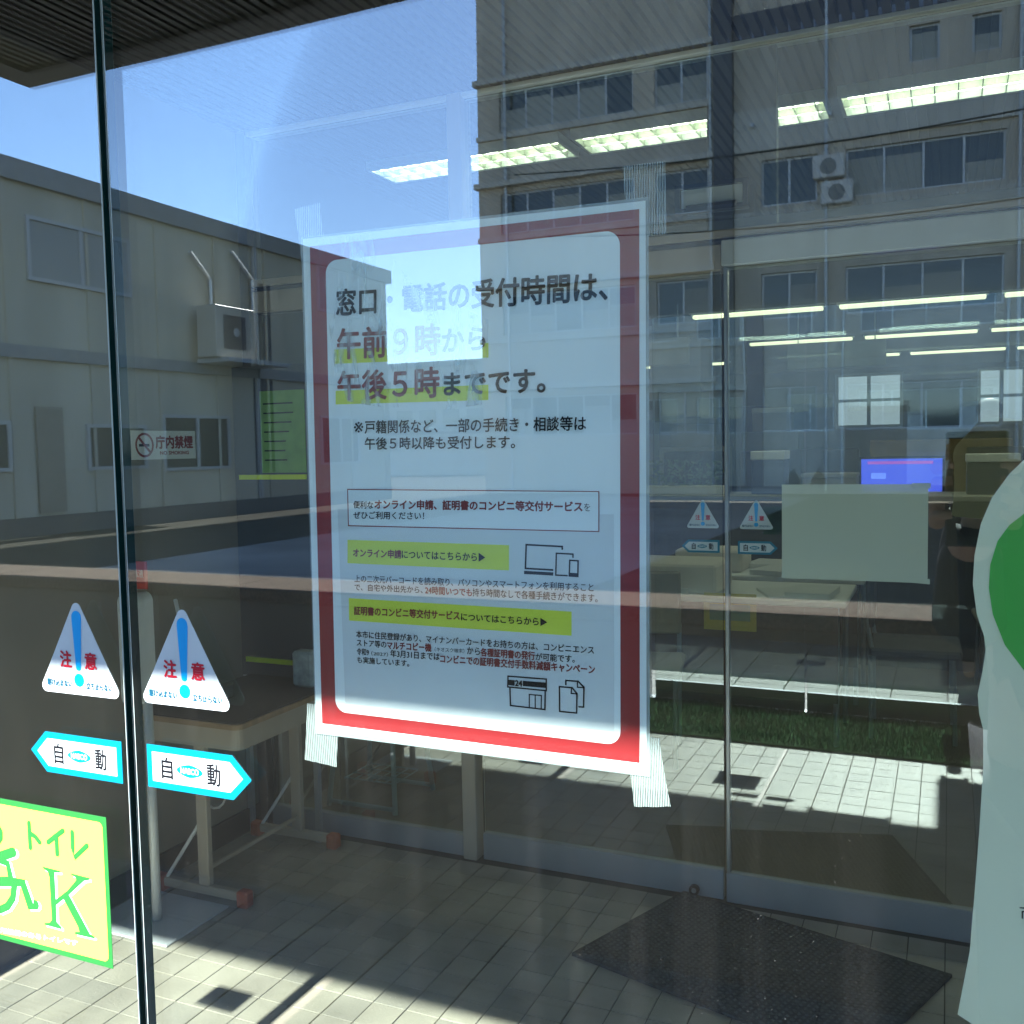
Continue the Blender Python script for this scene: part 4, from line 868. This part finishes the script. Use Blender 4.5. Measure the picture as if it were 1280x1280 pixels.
# ================================================================== PHOTOGRAPHER (seen in the glass)
def skinned(name, verts, edges, radii, m, parent, sub=2, root=0):
    me = bpy.data.meshes.new(name); me.from_pydata(verts, edges, []); me.materials.append(m)
    o = bpy.data.objects.new(name, me); C.objects.link(o); o.parent = parent
    sk = o.modifiers.new('skin', 'SKIN'); ss = o.modifiers.new('sub', 'SUBSURF'); ss.levels = sub; ss.render_levels = sub
    for i, r in enumerate(radii):
        me.skin_vertices[0].data[i].radius = (r, r) if not isinstance(r, tuple) else r
    me.skin_vertices[0].data[root].use_root = True
    sk.use_smooth_shade = True
    return o
SKIN = mat('skin', (.42, .26, .19), .55); COAT = mat('dark_jacket', (.025, .022, .022), .8); TRO = mat('dark_trousers', (.02, .022, .028), .8); HAIR = mat('black_hair', (.01, .009, .008), .6)
pe = thing('person', 'person in a dark jacket holding up a phone, mirrored at the right edge', 'person', (.22, -1.16, 0))
bv = [(0, 0, .93), (0, 0, 1.12), (0, 0, 1.32), (0, .01, 1.43), (0, .03, 1.50), (0, .04, 1.60), (0, .035, 1.66),
      (-.17, 0, 1.37), (-.19, .08, 1.15), (-.19, .26, 1.33), (-.19, .33, 1.39), (.17, 0, 1.37), (.26, .05, 1.14), (.0, .25, 1.32), (-.08, .33, 1.37),
      (-.09, 0, .86), (-.10, .02, .47), (-.10, 0, .08), (-.10, .12, .035), (.09, 0, .86), (.10, .02, .47), (.10, 0, .08), (.10, .12, .035)]
be = [(0, 1), (1, 2), (2, 3), (3, 4), (4, 5), (5, 6), (2, 7), (7, 8), (8, 9), (9, 10), (2, 11), (11, 12), (12, 13), (13, 14), (0, 15), (15, 16), (16, 17), (17, 18), (0, 19), (19, 20), (20, 21), (21, 22)]
br = [(.15, .11), (.14, .10), (.16, .10), (.055, .055), (.05, .05), (.078, .09), (.06, .075), .055, .045, .033, .035, .055, .045, .033, .035, .085, .055, .04, .04, .085, .055, .04, .04]
skinned('body', bv, be, br, SKIN, pe)
skinned('jacket', [bv[i] for i in (0, 1, 2, 3, 7, 8, 9, 11, 12, 13)], [(0, 1), (1, 2), (2, 3), (2, 4), (4, 5), (5, 6), (2, 7), (7, 8), (8, 9)], [(.175, .135), (.165, .125), (.185, .125), (.075, .075), .075, .062, .045, .075, .062, .045], COAT, pe, root=0)
skinned('trousers', [bv[i] for i in (0, 15, 16, 17, 19, 20, 21)], [(0, 1), (1, 2), (2, 3), (0, 4), (4, 5), (5, 6)], [(.16, .12), .10, .07, .055, .10, .07, .055], TRO, pe)
skinned('hair', [(0, .0, 1.60), (0, .01, 1.67), (0, .04, 1.70)], [(0, 1), (1, 2)], [(.085, .07), (.085, .085), (.06, .06)], HAIR, pe)
for s_ in (-1, 1): # fingers round the phone
    cxp = .03-.22 + (-.045 if s_ < 0 else .048)
    for k in range(4): MB().tube([(cxp, .40, 1.37+k*.022), (cxp-.004*s_*0, .445, 1.375+k*.022), (cxp-.018*s_, .452, 1.378+k*.022)], [.009, .008, .006], 8).build('finger', SKIN, pe, True)
    MB().tube([(cxp, .39, 1.36), (cxp, .425, 1.40), (cxp-.02*s_, .43, 1.43)], [.011, .010, .008], 8).build('thumb', SKIN, pe, True)
ph = thing('smartphone', 'black phone held up in both hands at the right edge of the reflection', 'phone', (.032, -.713, 1.41))
MB().bbox(-.037, .037, -.004, .004, -.075, .075, .003).build('body', BLACK, ph); 
MB().tube([(-.018, .0045, .052), (-.018, .0062, .052)], .008, 14).build('lens', mat('lens_glass', (.01, .01, .02), .05), ph)
